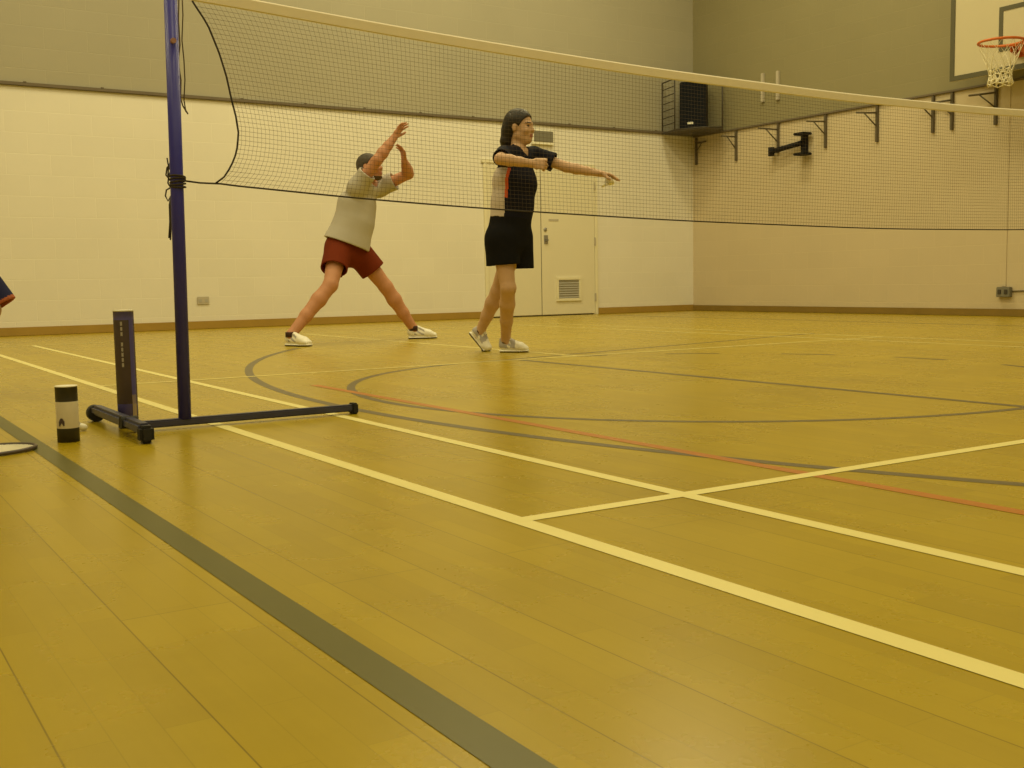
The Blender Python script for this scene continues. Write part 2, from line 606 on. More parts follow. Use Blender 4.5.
# dark sign box over the doors
sg = thing('exit_sign', 'dark grey rectangular sign box high above the cream double doors', 'sign', (7.62, YB, 2.43))
b = MB()
b.box((7.63, YB - .02, 2.512), (.36, .038, .205), bevel=.004)
b.build('case', M['pale'], sg)
b = MB()
b.box((7.632, YB - .041, 2.52), (.325, .006, .150), bevel=.001)
b.build('sign_face', M['sign'], sg)

sw = thing('wall_socket', 'grey beige socket plate low on the back wall behind the post', 'socket', (2.73, YB, .29))
b = MB()
b.box((2.733, YB - .006, .337), (.142, .012, .09), bevel=.003)
b.build('plate', M['plate'], sw)
for dx in (-.036, .036):
    b = MB()
    b.box((2.733 + dx, YB - .0125, .335), (.038, .004, .038), bevel=.001)
    b.build('outlet', M['grille'], sw)

sk = thing('switch_box', 'small dark grey electrical box low on the right hand wall', 'electrical box', (XR, 3.75, .22))
b = MB()
b.box((XR - .03, 3.752, .282), (.06, .17, .115), bevel=.006)
b.build('case', M['sign'], sk)
for dy in (-.04, .04):
    b = MB()
    b.box((XR - .064, 3.752 + dy, .285), (.010, .04, .05), bevel=.002)
    b.build('socket_face', M['dark_metal'], sk)
b = MB()
b.tube([(XR - .012, 3.67, .29), (XR - .010, 3.5, .296), (XR - .010, 3.2, .285), (XR - .010, 2.7, .28)], .007, 6)
b.build('cable', M['bracket'], sk)
cdt = MB()
cdt.box((XR - .004, 3.775, 1.48), (.008, .055, 2.27), bevel=.002)
tag(cdt.build('cable_trunking', M['wall_side']), 'pale vertical cable trunking on the right wall above the grey box', 'trunking')

# two pale uprights high on the right hand wall
for (y, z0, z1, which) in ((7.59, 2.985, 3.39, 'left, nearer the loudspeaker'), (7.30, 2.975, 3.375, 'right, nearer the hoop')):
    t = thing('wall_rail', 'pale vertical rail on upper right wall, the ' + which, 'rail', (XR, y, z0), 'pale rails on the upper wall')
    b = MB()
    b.box((XR - .02, y, (z0 + z1) / 2), (.04, .05, z1 - z0), bevel=.006)
    b.build('upright', M['plate'], t)

# steel brackets below the rail on the right hand wall
BR = [((XR, 8.988), 2.24, (0.0, -.24), 'in the room corner under the loudspeaker'),
      ((XR, 8.124), 2.214, (-.24, .03), 'second from the room corner, below the loudspeaker cage'),
      ((XR, 7.292), 2.242, (-.36, .01), 'third from the corner, behind the black wall mount'),
      ((XR, 6.435), 2.217, (-.24, .10), 'fourth from the corner, just right of the black wall mount'),
      ((XR, 5.590), 2.199, (-.25, .11), 'fifth from the room corner, midway to the hoop'),
      ((XR, 4.760), 2.212, (-.20, .15), 'left one of the close pair below the backboard corner'),
      ((XR, 4.497), 2.215, (-.03, .30), 'right one of the close pair below the backboard corner'),
      ((XR, 3.920), 2.201, (-.09, .28), 'directly below the orange hoop')]
for (x, y), z0, (ax, ay), where in BR:
    t = thing('wall_bracket', 'steel wall bracket, ' + where, 'bracket', (x, y, z0), 'steel brackets under the wall rail')
    b = MB()
    b.box((x - .018, y, (z0 + 2.652) / 2), (.036, .034, 2.652 - z0), bevel=.004)
    b.build('upright', M['bracket'], t)
    p0 = np.array([x - .037, y, 2.565])
    p1 = p0 + np.array([ax, ay, 0])
    b = MB()
    b.tube([p0, p1], .0125, 6)
    b.build('arm', M['bracket'], t)
    b = MB()
    b.tube([p0 + (p1 - p0) * .62, np.array([x - .037, y, 2.40])], .009, 6)
    b.build('brace', M['bracket'], t)

# black swivel mount on the right hand wall
tv = thing('wall_mount', 'black swivel wall mount with long arm on right wall below the brackets', 'wall mount', (XR, 6.9, 2.25))
b = MB()
b.box((XR - .02, 6.80, 2.305), (.04, .11, .26), bevel=.006)
b.build('wall_plate', M['black'], tv)
for jz in (2.435, 2.165):
    b = MB()
    b.box((XR - .11, 6.755, jz), (.17, .19, .035), bevel=.008)
    b.build('clamp_jaw', M['black'], tv)
b = MB()
b.tube([(XR - .06, 6.80, 2.325), (XR - .10, 7.20, 2.275), (XR - .10, 7.34, 2.262)], .036, 8)
b.build('arm', M['black'], tv)
b = MB()
b.lathe([(0, -.06), (.045, -.06), (.045, .06), (0, .06)], (XR - .10, 7.34, 2.26), 12)
b.build('swivel_joint', M['black'], tv)

# loudspeaker in its cage up in the corner
SD = np.array([-.75, -.66, 0.0])
SD /= np.linalg.norm(SD)
SL = np.array([-SD[1], SD[0], 0])
rotS = np.array([SL, -SD, [0, 0, 1]]).T
spc = at(692.5, 106.5, 16.2)
zs0, zs1 = 2.690, 3.40
sp = thing('loudspeaker', 'black loudspeaker in a wire cage high in the room corner', 'speaker', (spc[0], spc[1], zs0))
b = MB()
b.box((spc[0] - SD[0] * .17, spc[1] - SD[1] * .17, (zs0 + zs1) / 2), (.385, .33, zs1 - zs0), rot=rotS, bevel=.015)
b.build('cabinet', M['black'], sp)
b = MB()
b.box((spc[0] + SD[0] * .003, spc[1] + SD[1] * .003, (zs0 + zs1) / 2), (.355, .02, zs1 - zs0 - .04), rot=rotS, bevel=.006)
b.build('front_grille', M['speaker'], sp)
b = MB()
b.box((spc[0] + SD[0] * .016 + SL[0] * -.03, spc[1] + SD[1] * .016 + SL[1] * -.03, zs0 + .10), (.085, .008, .032), rot=rotS, bevel=.003)
b.build('badge', M['pale'], sp)
cg = thing('speaker_cage', 'dark wire cage around the black loudspeaker in the corner', 'cage', (10.0, 8.6, 2.70))
path = [np.array(q) for q in ((9.832, YB - .01), (9.72, 8.66), (9.90, 8.27), (10.16, 8.12), (XR - .01, 8.422))]
pz = [(2.69, 3.43), (2.69, 3.43), (2.69, 3.39), (2.69, 3.37), (2.70, 3.345)]
for k in range(8):
    b = MB()
    bar = [(q[0], q[1], z0 + (z1 - z0) * k / 7) for q, (z0, z1) in zip(path, pz)]
    for piece in (bar[:2], bar[3:]) if k not in (0,) else (bar,):
        b = MB()
        b.tube(piece, .010 if k in (0, 7) else .007, 6)
        b.build('cage_bar', M['dark_metal'], cg)
for i in (0, 1, 3, 4):
    b = MB()
    b.tube([(*path[i], pz[i][0]), (*path[i], pz[i][1])], .010, 6)
    b.build('cage_upright', M['dark_metal'], cg)
b = MB()
b.add([(9.80, YB - .035, 2.672), (9.72, 8.66, 2.672), (9.90, 8.27, 2.672), (10.16, 8.12, 2.672), (XR - .035, 8.42, 2.672), (XR - .035, YB - .035, 2.672),
       (9.80, YB - .035, 2.685), (9.72, 8.66, 2.685), (9.90, 8.27, 2.685), (10.16, 8.12, 2.685), (XR - .035, 8.42, 2.685), (XR - .035, YB - .035, 2.685)],
      [(0, 1, 2, 3, 4, 5), (11, 10, 9, 8, 7, 6)] + [(i, (i + 1) % 6, 6 + (i + 1) % 6, 6 + i) for i in range(6)])
b.build('shelf', M['dark_metal'], cg)

# basketball backboard on the right hand wall
BX = 10.0
by0, by1, bz0, bz1 = 2.405, 4.218, 2.697, 3.90
bc = (by0 + by1) / 2
bb = thing('basketball_backboard', 'cream basketball backboard with dark border on the right wall', 'backboard', (BX, bc, bz0))
b = MB()
b.box((BX + .015, bc, (bz0 + bz1) / 2), (.03, by1 - by0, bz1 - bz0), bevel=.003)
b.build('board', M['board'], bb)
b = MB()
w = .055
for (cy, cz, sy, sz) in ((bc, bz0 + w / 2, by1 - by0, w), (bc, bz1 - w / 2, by1 - by0, w), (by0 + w / 2, (bz0 + bz1) / 2, w, bz1 - bz0 - 2 * w), (by1 - w / 2, (bz0 + bz1) / 2, w, bz1 - bz0 - 2 * w)):
    b.box((BX - .003, cy, cz), (.012, sy, sz))
b.build('border', M['board_line'], bb)
b = MB()
iy0, iy1, iz0, iz1 = bc - .30, bc + .30, 2.92, 3.40
w = .048
for (cy, cz, sy, sz) in ((bc, iz0 + w / 2, iy1 - iy0, w), (bc, iz1 - w / 2, iy1 - iy0, w), (iy0 + w / 2, (iz0 + iz1) / 2, w, iz1 - iz0 - 2 * w), (iy1 - w / 2, (iz0 + iz1) / 2, w, iz1 - iz0 - 2 * w)):
    b.box((BX - .002, cy, cz), (.006, sy, sz))
b.build('target_square', M['board_line'], bb)
for y in (bc - .55, bc + .55):
    for az in (2.95, 3.6):
        b = MB()
        b.box(((BX + .031 + XR - .003) / 2, y, az), (XR - BX - .034, .05, .05))
        b.build('support_arm', M['bracket'], bb)
RC = np.array([BX - .40, bc + .005, 2.935])
hp = thing('basketball_hoop', 'orange basketball hoop with white net fixed to the cream backboard', 'hoop', (BX, bc, 2.90))
b = MB()
b.tube([RC + np.array([.225 * math.cos(a), .225 * math.sin(a), 0]) for a in np.linspace(0, 2 * math.pi, 49)[:-1]], .014, 8, closed=True)
rim = b.build('rim', M['orange'], hp)
b = MB()
b.box((BX - .012, bc, 2.90), (.016, .17, .16), bevel=.004)
b.box((BX - .10, bc, 2.925), (.17, .12, .022), bevel=.004)
b.box((BX - .09, bc + .05, 2.885), (.14, .012, .08), rot=np.array([[.95, 0, .31], [0, 1, 0], [-.31, 0, .95]]))
b.box((BX - .09, bc - .05, 2.885), (.14, .012, .08), rot=np.array([[.95, 0, .31], [0, 1, 0], [-.31, 0, .95]]))
b.tube([(BX - .17, bc - .07, 2.925), (BX - .26, bc - .14, 2.930)], .010, 6)
b.tube([(BX - .17, bc + .07, 2.925), (BX - .26, bc + .14, 2.930)], .010, 6)
b.build('rim_bracket', M['orange'], hp)
b = MB()
for k in range(12):
    for sgn in (1, -1):
        pts = []
        for i in range(13):
            t = i / 12
            a = 2 * math.pi * (k + sgn * t * 2.6) / 12 + .1
            r = .222 - .115 * min(1, t * 1.35) + .035 * max(0, t - .8) * 5 * .6
            pts.append(RC + np.array([r * math.cos(a), r * math.sin(a), -.012 - .43 * t + .006 * math.sin(7 * t + k)]))
        b.tube(pts, [.0022 + .006 * (i / 12) ** 2 for i in range(13)], 5)
for z, r in ((-.30, .110), (-.35, .112), (-.40, .118), (-.44, .125)):
    b.tube([RC + np.array([r * math.cos(a), r * math.sin(a), z + .012 * math.sin(6 * a)]) for a in np.linspace(0, 2 * math.pi, 25)[:-1]], .006, 5, closed=True)
b.build('hoop_net', M['white_cord'], hp)

# ------------------------------------------------------------------ badminton posts and net


def net_post(px, sgn, label):
    """sgn: +1 the long foot runs towards +X"""
    t = thing('badminton_post', label, 'net post', (px, 0, 0), 'badminton posts')
    X = lambda d: px + sgn * d
    b = MB()
    b.tube([(px, 0, .034), (X(.016), 0, 1.545)], .0225, 16)
    post = b.build('post', M['blue_post'], t)
    b = MB()
    b.lathe([(0, .02), (.02, .02), (.024, .012), (.024, 0), (0, 0)], (X(.016), 0, 1.545), 16)
    b.build('post_cap', M['black'], post)
    b = MB()
    b.tube([(X(.010), -.020, 1.335), (X(.010), -.036, 1.335)], .0095, 8)
    b.build('bolt', M['copper'], post)
    b = MB()
    b.box((X(.225), 0, .024), (.83, .036, .026), bevel=.005)
    b.build('long_foot', M['navy_base'], t)
    b = MB()
    b.box((X(.648), 0, .021), (.026, .044, .042), bevel=.005)
    b.build('foot_pad', M['rubber'], t)
    b = MB()
    b.box((X(-.212), .055, .046), (.042, .70, .036), bevel=.009)
    cb = b.build('cross_foot', M['navy_base'], t)
    b = MB()
    b.box((X(-.212), -.300, .030), (.046, .05, .056), bevel=.010)
    b.build('end_cap', M['rubber'], cb)
    b = MB()
    b.tube([(X(-.212), .405, .031), (X(-.212), .45, .031)], .031, 16)
    b.build('roller', M['rubber'], t)
    b = MB()
    b.tube([(X(-.185), -.075, .046), (X(-.238), -.075, .046)], .021, 16)
    b.lathe([(.021, 0), (.014, .001), (.014, -.01), (0, -.01)], (X(-.238), -.075, .046), 16, axis=(-sgn, 0, 0))
    b.build('clamp_knob', M['rubber'], t)
    return t


PXN = -.116
net_post(PXN, 1, 'blue badminton post on a low floor stand at the left end of net')
net_post(6.1 - PXN, -1, 'blue badminton post at the far right end of net')

# the net itself
nt_ = thing('badminton_net', 'brown meshed badminton net with pale top tape stretched across court', 'net', (3.05, 0, .75))
NX0, NX1 = -.026, 6.12
zt_pts = np.array([(-.2, 1.512), (0, 1.505), (.6, 1.470), (1.25, 1.442), (1.963, 1.419), (3.267, 1.403), (4.4, 1.413), (5.2, 1.437), (6.2, 1.50)])
zb_pts = np.array([(-.2, .872), (-.08, .866), (.03, .862), (.504, .826), (1.168, .795), (1.958, .770), (2.256, .762), (3.588, .742), (4.877, .750), (5.6, .775), (6.2, .82)])
ztop = lambda x: float(np.interp(x, zt_pts[:, 0], zt_pts[:, 1]))
zbot = lambda x: float(np.interp(x, zb_pts[:, 0], zb_pts[:, 1]))


def smooth_tab(p, n=400):
    xs = np.linspace(p[0, 0], p[-1, 0], n)
    ys = np.interp(xs, p[:, 0], p[:, 1])
    k = np.ones(41) / 41
    ys = np.convolve(np.pad(ys, 20, mode='reflect', reflect_type='odd'), k, 'valid')
    return np.c_[xs, ys]


zt_pts, zb_pts = smooth_tab(zt_pts), smooth_tab(zb_pts)
edge = np.array([(.862, .027), (.885, .058), (.93, .088), (.985, .111), (1.052, .120), (1.11, .113), (1.166, .100), (1.25, .084), (1.326, .062), (1.42, .025), (1.493, -.026)])
bow = lambda t: float(np.interp(.862 + t * .631, edge[:, 0], edge[:, 1]))
TAPE = .043


def npt(s, t):
    bl = bow(t)
    x = NX0 + s * (NX1 - NX0) + (bl - NX0) * max(0, 1 - s * 5) ** 2 - (.09 * 4 * t * (1 - t)) * max(0, 1 - (1 - s) * 5) ** 2
    y = .018 * math.sin(math.pi * t) * math.sin(s * 9) * .6
    z0, z1 = zbot(x), ztop(x) - TAPE * .5
    return np.array([x, y, z0 + (z1 - z0) * t])


b = MB()
NV, NH = 322, 38
for i in range(1, NV):
    b.tube([npt(i / NV, t) for t in np.linspace(0, 1, 13)], .00050, 3, cap=False)
for j in range(1, NH):
    b.tube([npt(s, j / NH) for s in np.r_[np.linspace(0, .2, 30), np.linspace(.21, .8, 60), np.linspace(.81, 1, 20)]], .00062, 3, cap=False)
b.build('netting', M['twine'], nt_)
b = MB()
n = 80
vs, fs = [], []
for i in range(n + 1):
    x = -.03 + (NX1 - .0 + .03) * i / n
    z = ztop(x)
    for (dy, dz) in ((-.004, .004 - TAPE / 2), (-.006, TAPE / 2 - .006), (0, TAPE / 2), (.006, TAPE / 2 - .006), (.004, .004 - TAPE / 2), (0, -TAPE / 2)):
        vs.append((x, dy, z + dz))
for i in range(n):
    for k in range(6):
        fs.append((i * 6 + k, (i + 1) * 6 + k, (i + 1) * 6 + (k + 1) % 6, i * 6 + (k + 1) % 6))
fs += [tuple(range(6)), tuple(n * 6 + k for k in range(6))[::-1]]
b.add(vs, fs, 0, False)
b.build('top_tape', M['tape'], nt_)
b = MB()
b.tube([npt(0, t) for t in np.linspace(0, 1, 24)], .0034, 6)
b.build('side_cord', M['cord'], nt_)
b = MB()
b.tube([npt(1, t) for t in np.linspace(0, 1, 24)], .0034, 6)
b.build('side_cord', M['cord'], nt_)
b = MB()
b.tube([(x, 0, zbot(x) + (.002 * math.sin(40 * x) if x < .05 else 0)) for x in np.linspace(PXN + .02, 6.2, 90)], .0034, 6)
b.build('bottom_cord', M['cord'], nt_)
b = MB()
b.tube([(x, 0, 1.52 + .0 * x) for x in np.linspace(PXN - .0, -.03, 5)], .003, 6)
b.build('top_cord', M['cord'], nt_)
# cord ends: tail hanging down beside the post and the lashing lower on it
b = MB()
tail = [at(x, y, 3.93) for x, y in ((179, -8), (178.5, 20), (180, 45), (178, 62), (181, 80), (180.5, 98), (183, 106), (188, 114))]
b.tube(tail, .0028, 5)
tail = [at(x, y, 3.95) for x, y in ((182, -8), (183, 15), (182, 40), (184, 60), (185, 80), (184, 100), (186, 112))]
b.tube(tail, .0024, 5)
b.build('hanging_cord', M['twine'], nt_)
b = MB()
for k in range(5):
    z = .865 - .020 + k * .0085
    b.tube([(PXN + .012 + .0255 * math.cos(a), .0255 * math.sin(a), z + .004 * math.sin(a + k)) for a in np.linspace(0, 2 * math.pi, 17)[:-1]], .0036, 5, closed=True)
b.build('cord_lashing', M['cord'], nt_)
b = MB()
for pts in (((171, 172), (168, 164), (167, 158)), ((170, 180), (166, 175), (167, 168), (170, 164)), ((170, 188), (166.5, 190), (165.5, 196), (168, 201), (171, 196)),
            ((171, 196), (169.5, 205), (170, 222), (169, 238)), ((172, 190), (170.5, 210), (171, 228), (170.5, 240)), ((171, 170), (169, 176), (168, 183), (171, 188)), ((171, 160), (168.5, 168), (168, 176))):
    b.tube([at(x, y, 3.95) for x, y in pts], .0030, 5)
b.build('cord_tail', M['cord'], nt_)

# ------------------------------------------------------------------ shuttle tubes, shuttlecocks, racket
t = thing('shuttle_tube', 'short dark shuttlecock tube with pale label standing near the green line', 'shuttle tube', (-.522, -.085, 0))
b = MB()
c = (-.522, -.085, 0)
b.lathe([(0, .0005, 0), (.0345, .0005, 0), (.0345, .046, 1), (.0347, .047, 1), (.0347, .133, 0), (.0345, .134, 0), (.0345, .1805, 2), (.0352, .181, 2), (.0352, .184, 2), (.030, .1845, 2), (0, .1845, 2)], c, 32)
b.build('tube', [M['tube_dark'], M['tube_white'], M['pale']], t)
b = MB()
for k in range(7):
    a = math.radians(215 + k * 4)
    z = .050 + .010 * math.sin(k * .5)
    p = np.array([c[0] + .0352 * math.cos(a), c[1] + .0352 * math.sin(a), z + .012])
    b.box(p, (.0025, .004, .016), rot=np.array([[math.cos(a), -math.sin(a), 0], [math.sin(a), math.cos(a), 0], [0, 0, 1]]))
b.build('label_mark', M['tube_brown'], t)

TB = np.array([-.268, .178])
t = thing('shuttle_tube', 'tall blue shuttlecock tube with vertical lettering standing by the post foot', 'shuttle tube', (TB[0], TB[1], 0))
b = MB()
b.lathe([(0, .0005, 0), (.0350, .0005, 0), (.0350, .085, 1), (.0351, .0852, 1), (.0351, .385, 0), (.0350, .386, 0), (.0350, .415, 2), (.0355, .4152, 2), (.0355, .4195, 2), (.031, .420, 2), (0, .420, 2)], (*TB, 0), 32)
b.build('tube', [M['tube_blue'], M['tube_brown'], M['pale']], t)
vd = CAM[:2] - TB
va = math.atan2(vd[1], vd[0])


def on_tube(da, z, w_, h_, mi_name, name, par):
    b = MB()
    n = 6
    vs, fs = [], []
    for i in range(n + 1):
        a = va + da + (i / n - .5) * w_ / .0352
        for zz in (z - h_ / 2, z + h_ / 2):
            for r in (.0351, .0356):
                vs.append((TB[0] + r * math.cos(a), TB[1] + r * math.sin(a), zz))
    for i in range(n):
        o, q = i * 4, (i + 1) * 4
        fs += [(o + 1, q + 1, q + 3, o + 3), (o, o + 2, q + 2, q), (o, q, q + 1, o + 1), (o + 2, o + 3, q + 3, q + 2)]
    b.add(vs, fs)
    b.build(name, M[mi_name], par)


# blue flank that shows at the right of the dark print, and beige patch low down
on_tube(.78, .235, .020, .30, 'tube_blue', 'blue_stripe', t)
on_tube(.75, .075, .018, .085, 'tube_patch', 'beige_patch', t)
# vertical lettering, too small in the photograph to read: a column of worn capitals
for k, zc in enumerate(np.linspace(.372, .225, 9)):
    if k == 3:
        continue
    b = MB()
    for q in range(3):
        a = va - .26 + (q - 1) * .065
        hgt = .0145 if (q + k) % 2 == 0 else .0120
        p = np.array([TB[0] + .0352 * math.cos(a), TB[1] + .0352 * math.sin(a), zc])
        b.box(p, (.0008, .0019, hgt), rot=np.array([[math.cos(a), -math.sin(a), 0], [math.sin(a), math.cos(a), 0], [0, 0, 1]]))
    a = va - .26
    p = np.array([TB[0] + .0352 * math.cos(a), TB[1] + .0352 * math.sin(a), zc + (.004 if k % 2 else -.004)])
    b.box(p, (.0008, .0062, .0022), rot=np.array([[math.cos(a), -math.sin(a), 0], [math.sin(a), math.cos(a), 0], [0, 0, 1]]))
    b.build('letter', M['tube_text'], t)


def shuttlecock(cork, skirt_dir, label):
    """cork centre, direction from cork to the open feather end"""
    d = np.array(skirt_dir, float)
    d /= np.linalg.norm(d)
    c = np.array(cork, float)
    t = thing('shuttlecock', label, 'shuttlecock', c)
    b = MB()
    b.lathe([(0, -.0125), (.006, -.0115), (.0105, -.007), (.0125, 0), (.0128, .010), (.0128, .0125), (0, .0125)], c, 16, axis=d)
    b.build('cork', M['pale'], t)
    a = np.array([1.0, 0, 0]) if abs(d[0]) < .8 else np.array([0, 1.0, 0])
    u = np.cross(a, d)
    u /= np.linalg.norm(u)
    w = np.cross(d, u)
    b = MB()
    for k in range(16):
        th = 2 * math.pi * k / 16
        e = math.cos(th) * u + math.sin(th) * w
        s_ = -math.sin(th) * u + math.cos(th) * w
        b.tube([c + d * .010 + e * .010, c + d * .072 + e * .033], .0010, 4)
        q = []
        for (z, r, wd_, off) in ((.036, .0205, .0036, 0), (.046, .0242, .0085, .001), (.060, .0290, .0098, .0012), (.070, .0326, .0066, .0008)):
            q += [c + d * z + e * (r - off) - s_ * wd_, c + d * z + e * (r + off) + s_ * wd_, c + d * z + e * (r + off + .0008) + s_ * wd_, c + d * z + e * (r - off + .0008) - s_ * wd_]
        fs = []
        for i in range(3):
            for m_ in range(4):
                fs.append((i * 4 + m_, i * 4 + (m_ + 1) % 4, (i + 1) * 4 + (m_ + 1) % 4, (i + 1) * 4 + m_))
        fs += [(0, 3, 2, 1), (12, 13, 14, 15)]
        b.add(q, fs)
    for z, r in ((.020, .0148), (.030, .0183)):
        b.tube([c + d * z + r * (math.cos(x) * u + math.sin(x) * w) for x in np.linspace(0, 2 * math.pi, 25)[:-1]], .0010, 4, closed=True)
    b.build('feathers', M['feather'], t)
    return t


g = at_z(84, 431)
shuttlecock((g[0], g[1], .0128), unit([-.8, .45, .26]), 'white shuttlecock lying on the floor behind the short dark tube')

rk = thing('badminton_racket', 'badminton racket with white strings lying on the floor beside the green line', 'racket', (-.785, -.19, 0))
rd = np.array([-.97, -.24, 0])
rs_ = np.array([.24, -.97, 0])
rc = np.array([-.775, -.185, .0075])
ov = lambda a, k=1.0: rc + rd * (-.140 * math.cos(a) * k) + rs_ * (.112 * math.sin(a) * k * (1 - .10 * -math.cos(a) * -1))
b = MB()
b.tube([ov(a) for a in np.linspace(0, 2 * math.pi, 49)[:-1]], .0062, 8, closed=True)
b.build('frame', M['racket'], rk)
b = MB()
for i in range(-10, 11):
    s_ = i * .0102
    if abs(s_) < .108:
        h = .137 * math.sqrt(1 - (s_ / .112) ** 2)
        b.tube([rc + rs_ * s_ - rd * h, rc + rs_ * s_ + rd * h], .0011, 4)
for i in range(-12, 13):
    s_ = i * .0106
    h = .112 * math.sqrt(max(0, 1 - (s_ / .140) ** 2)) * .97
    b.tube([rc + rd * s_ - rs_ * h, rc + rd * s_ + rs_ * h], .0011, 4)
b.build('strings', M['string'], rk)
b = MB()
b.tube([rc + rd * .14, rc + rd * .155, rc + rd * .36], [.007, .0045, .0042], 8)
b.build('shaft', M['racket'], rk)
b = MB()
b.tube([rc + rd * .355 + np.array([0, 0, .004]), rc + rd * .38 + np.array([0, 0, .005]), rc + rd * .52 + np.array([0, 0, .006]), rc + rd * .53 + np.array([0, 0, .006])], [.010, .0125, .0128, .014], 8)
b.build('grip', M['grip'], rk)

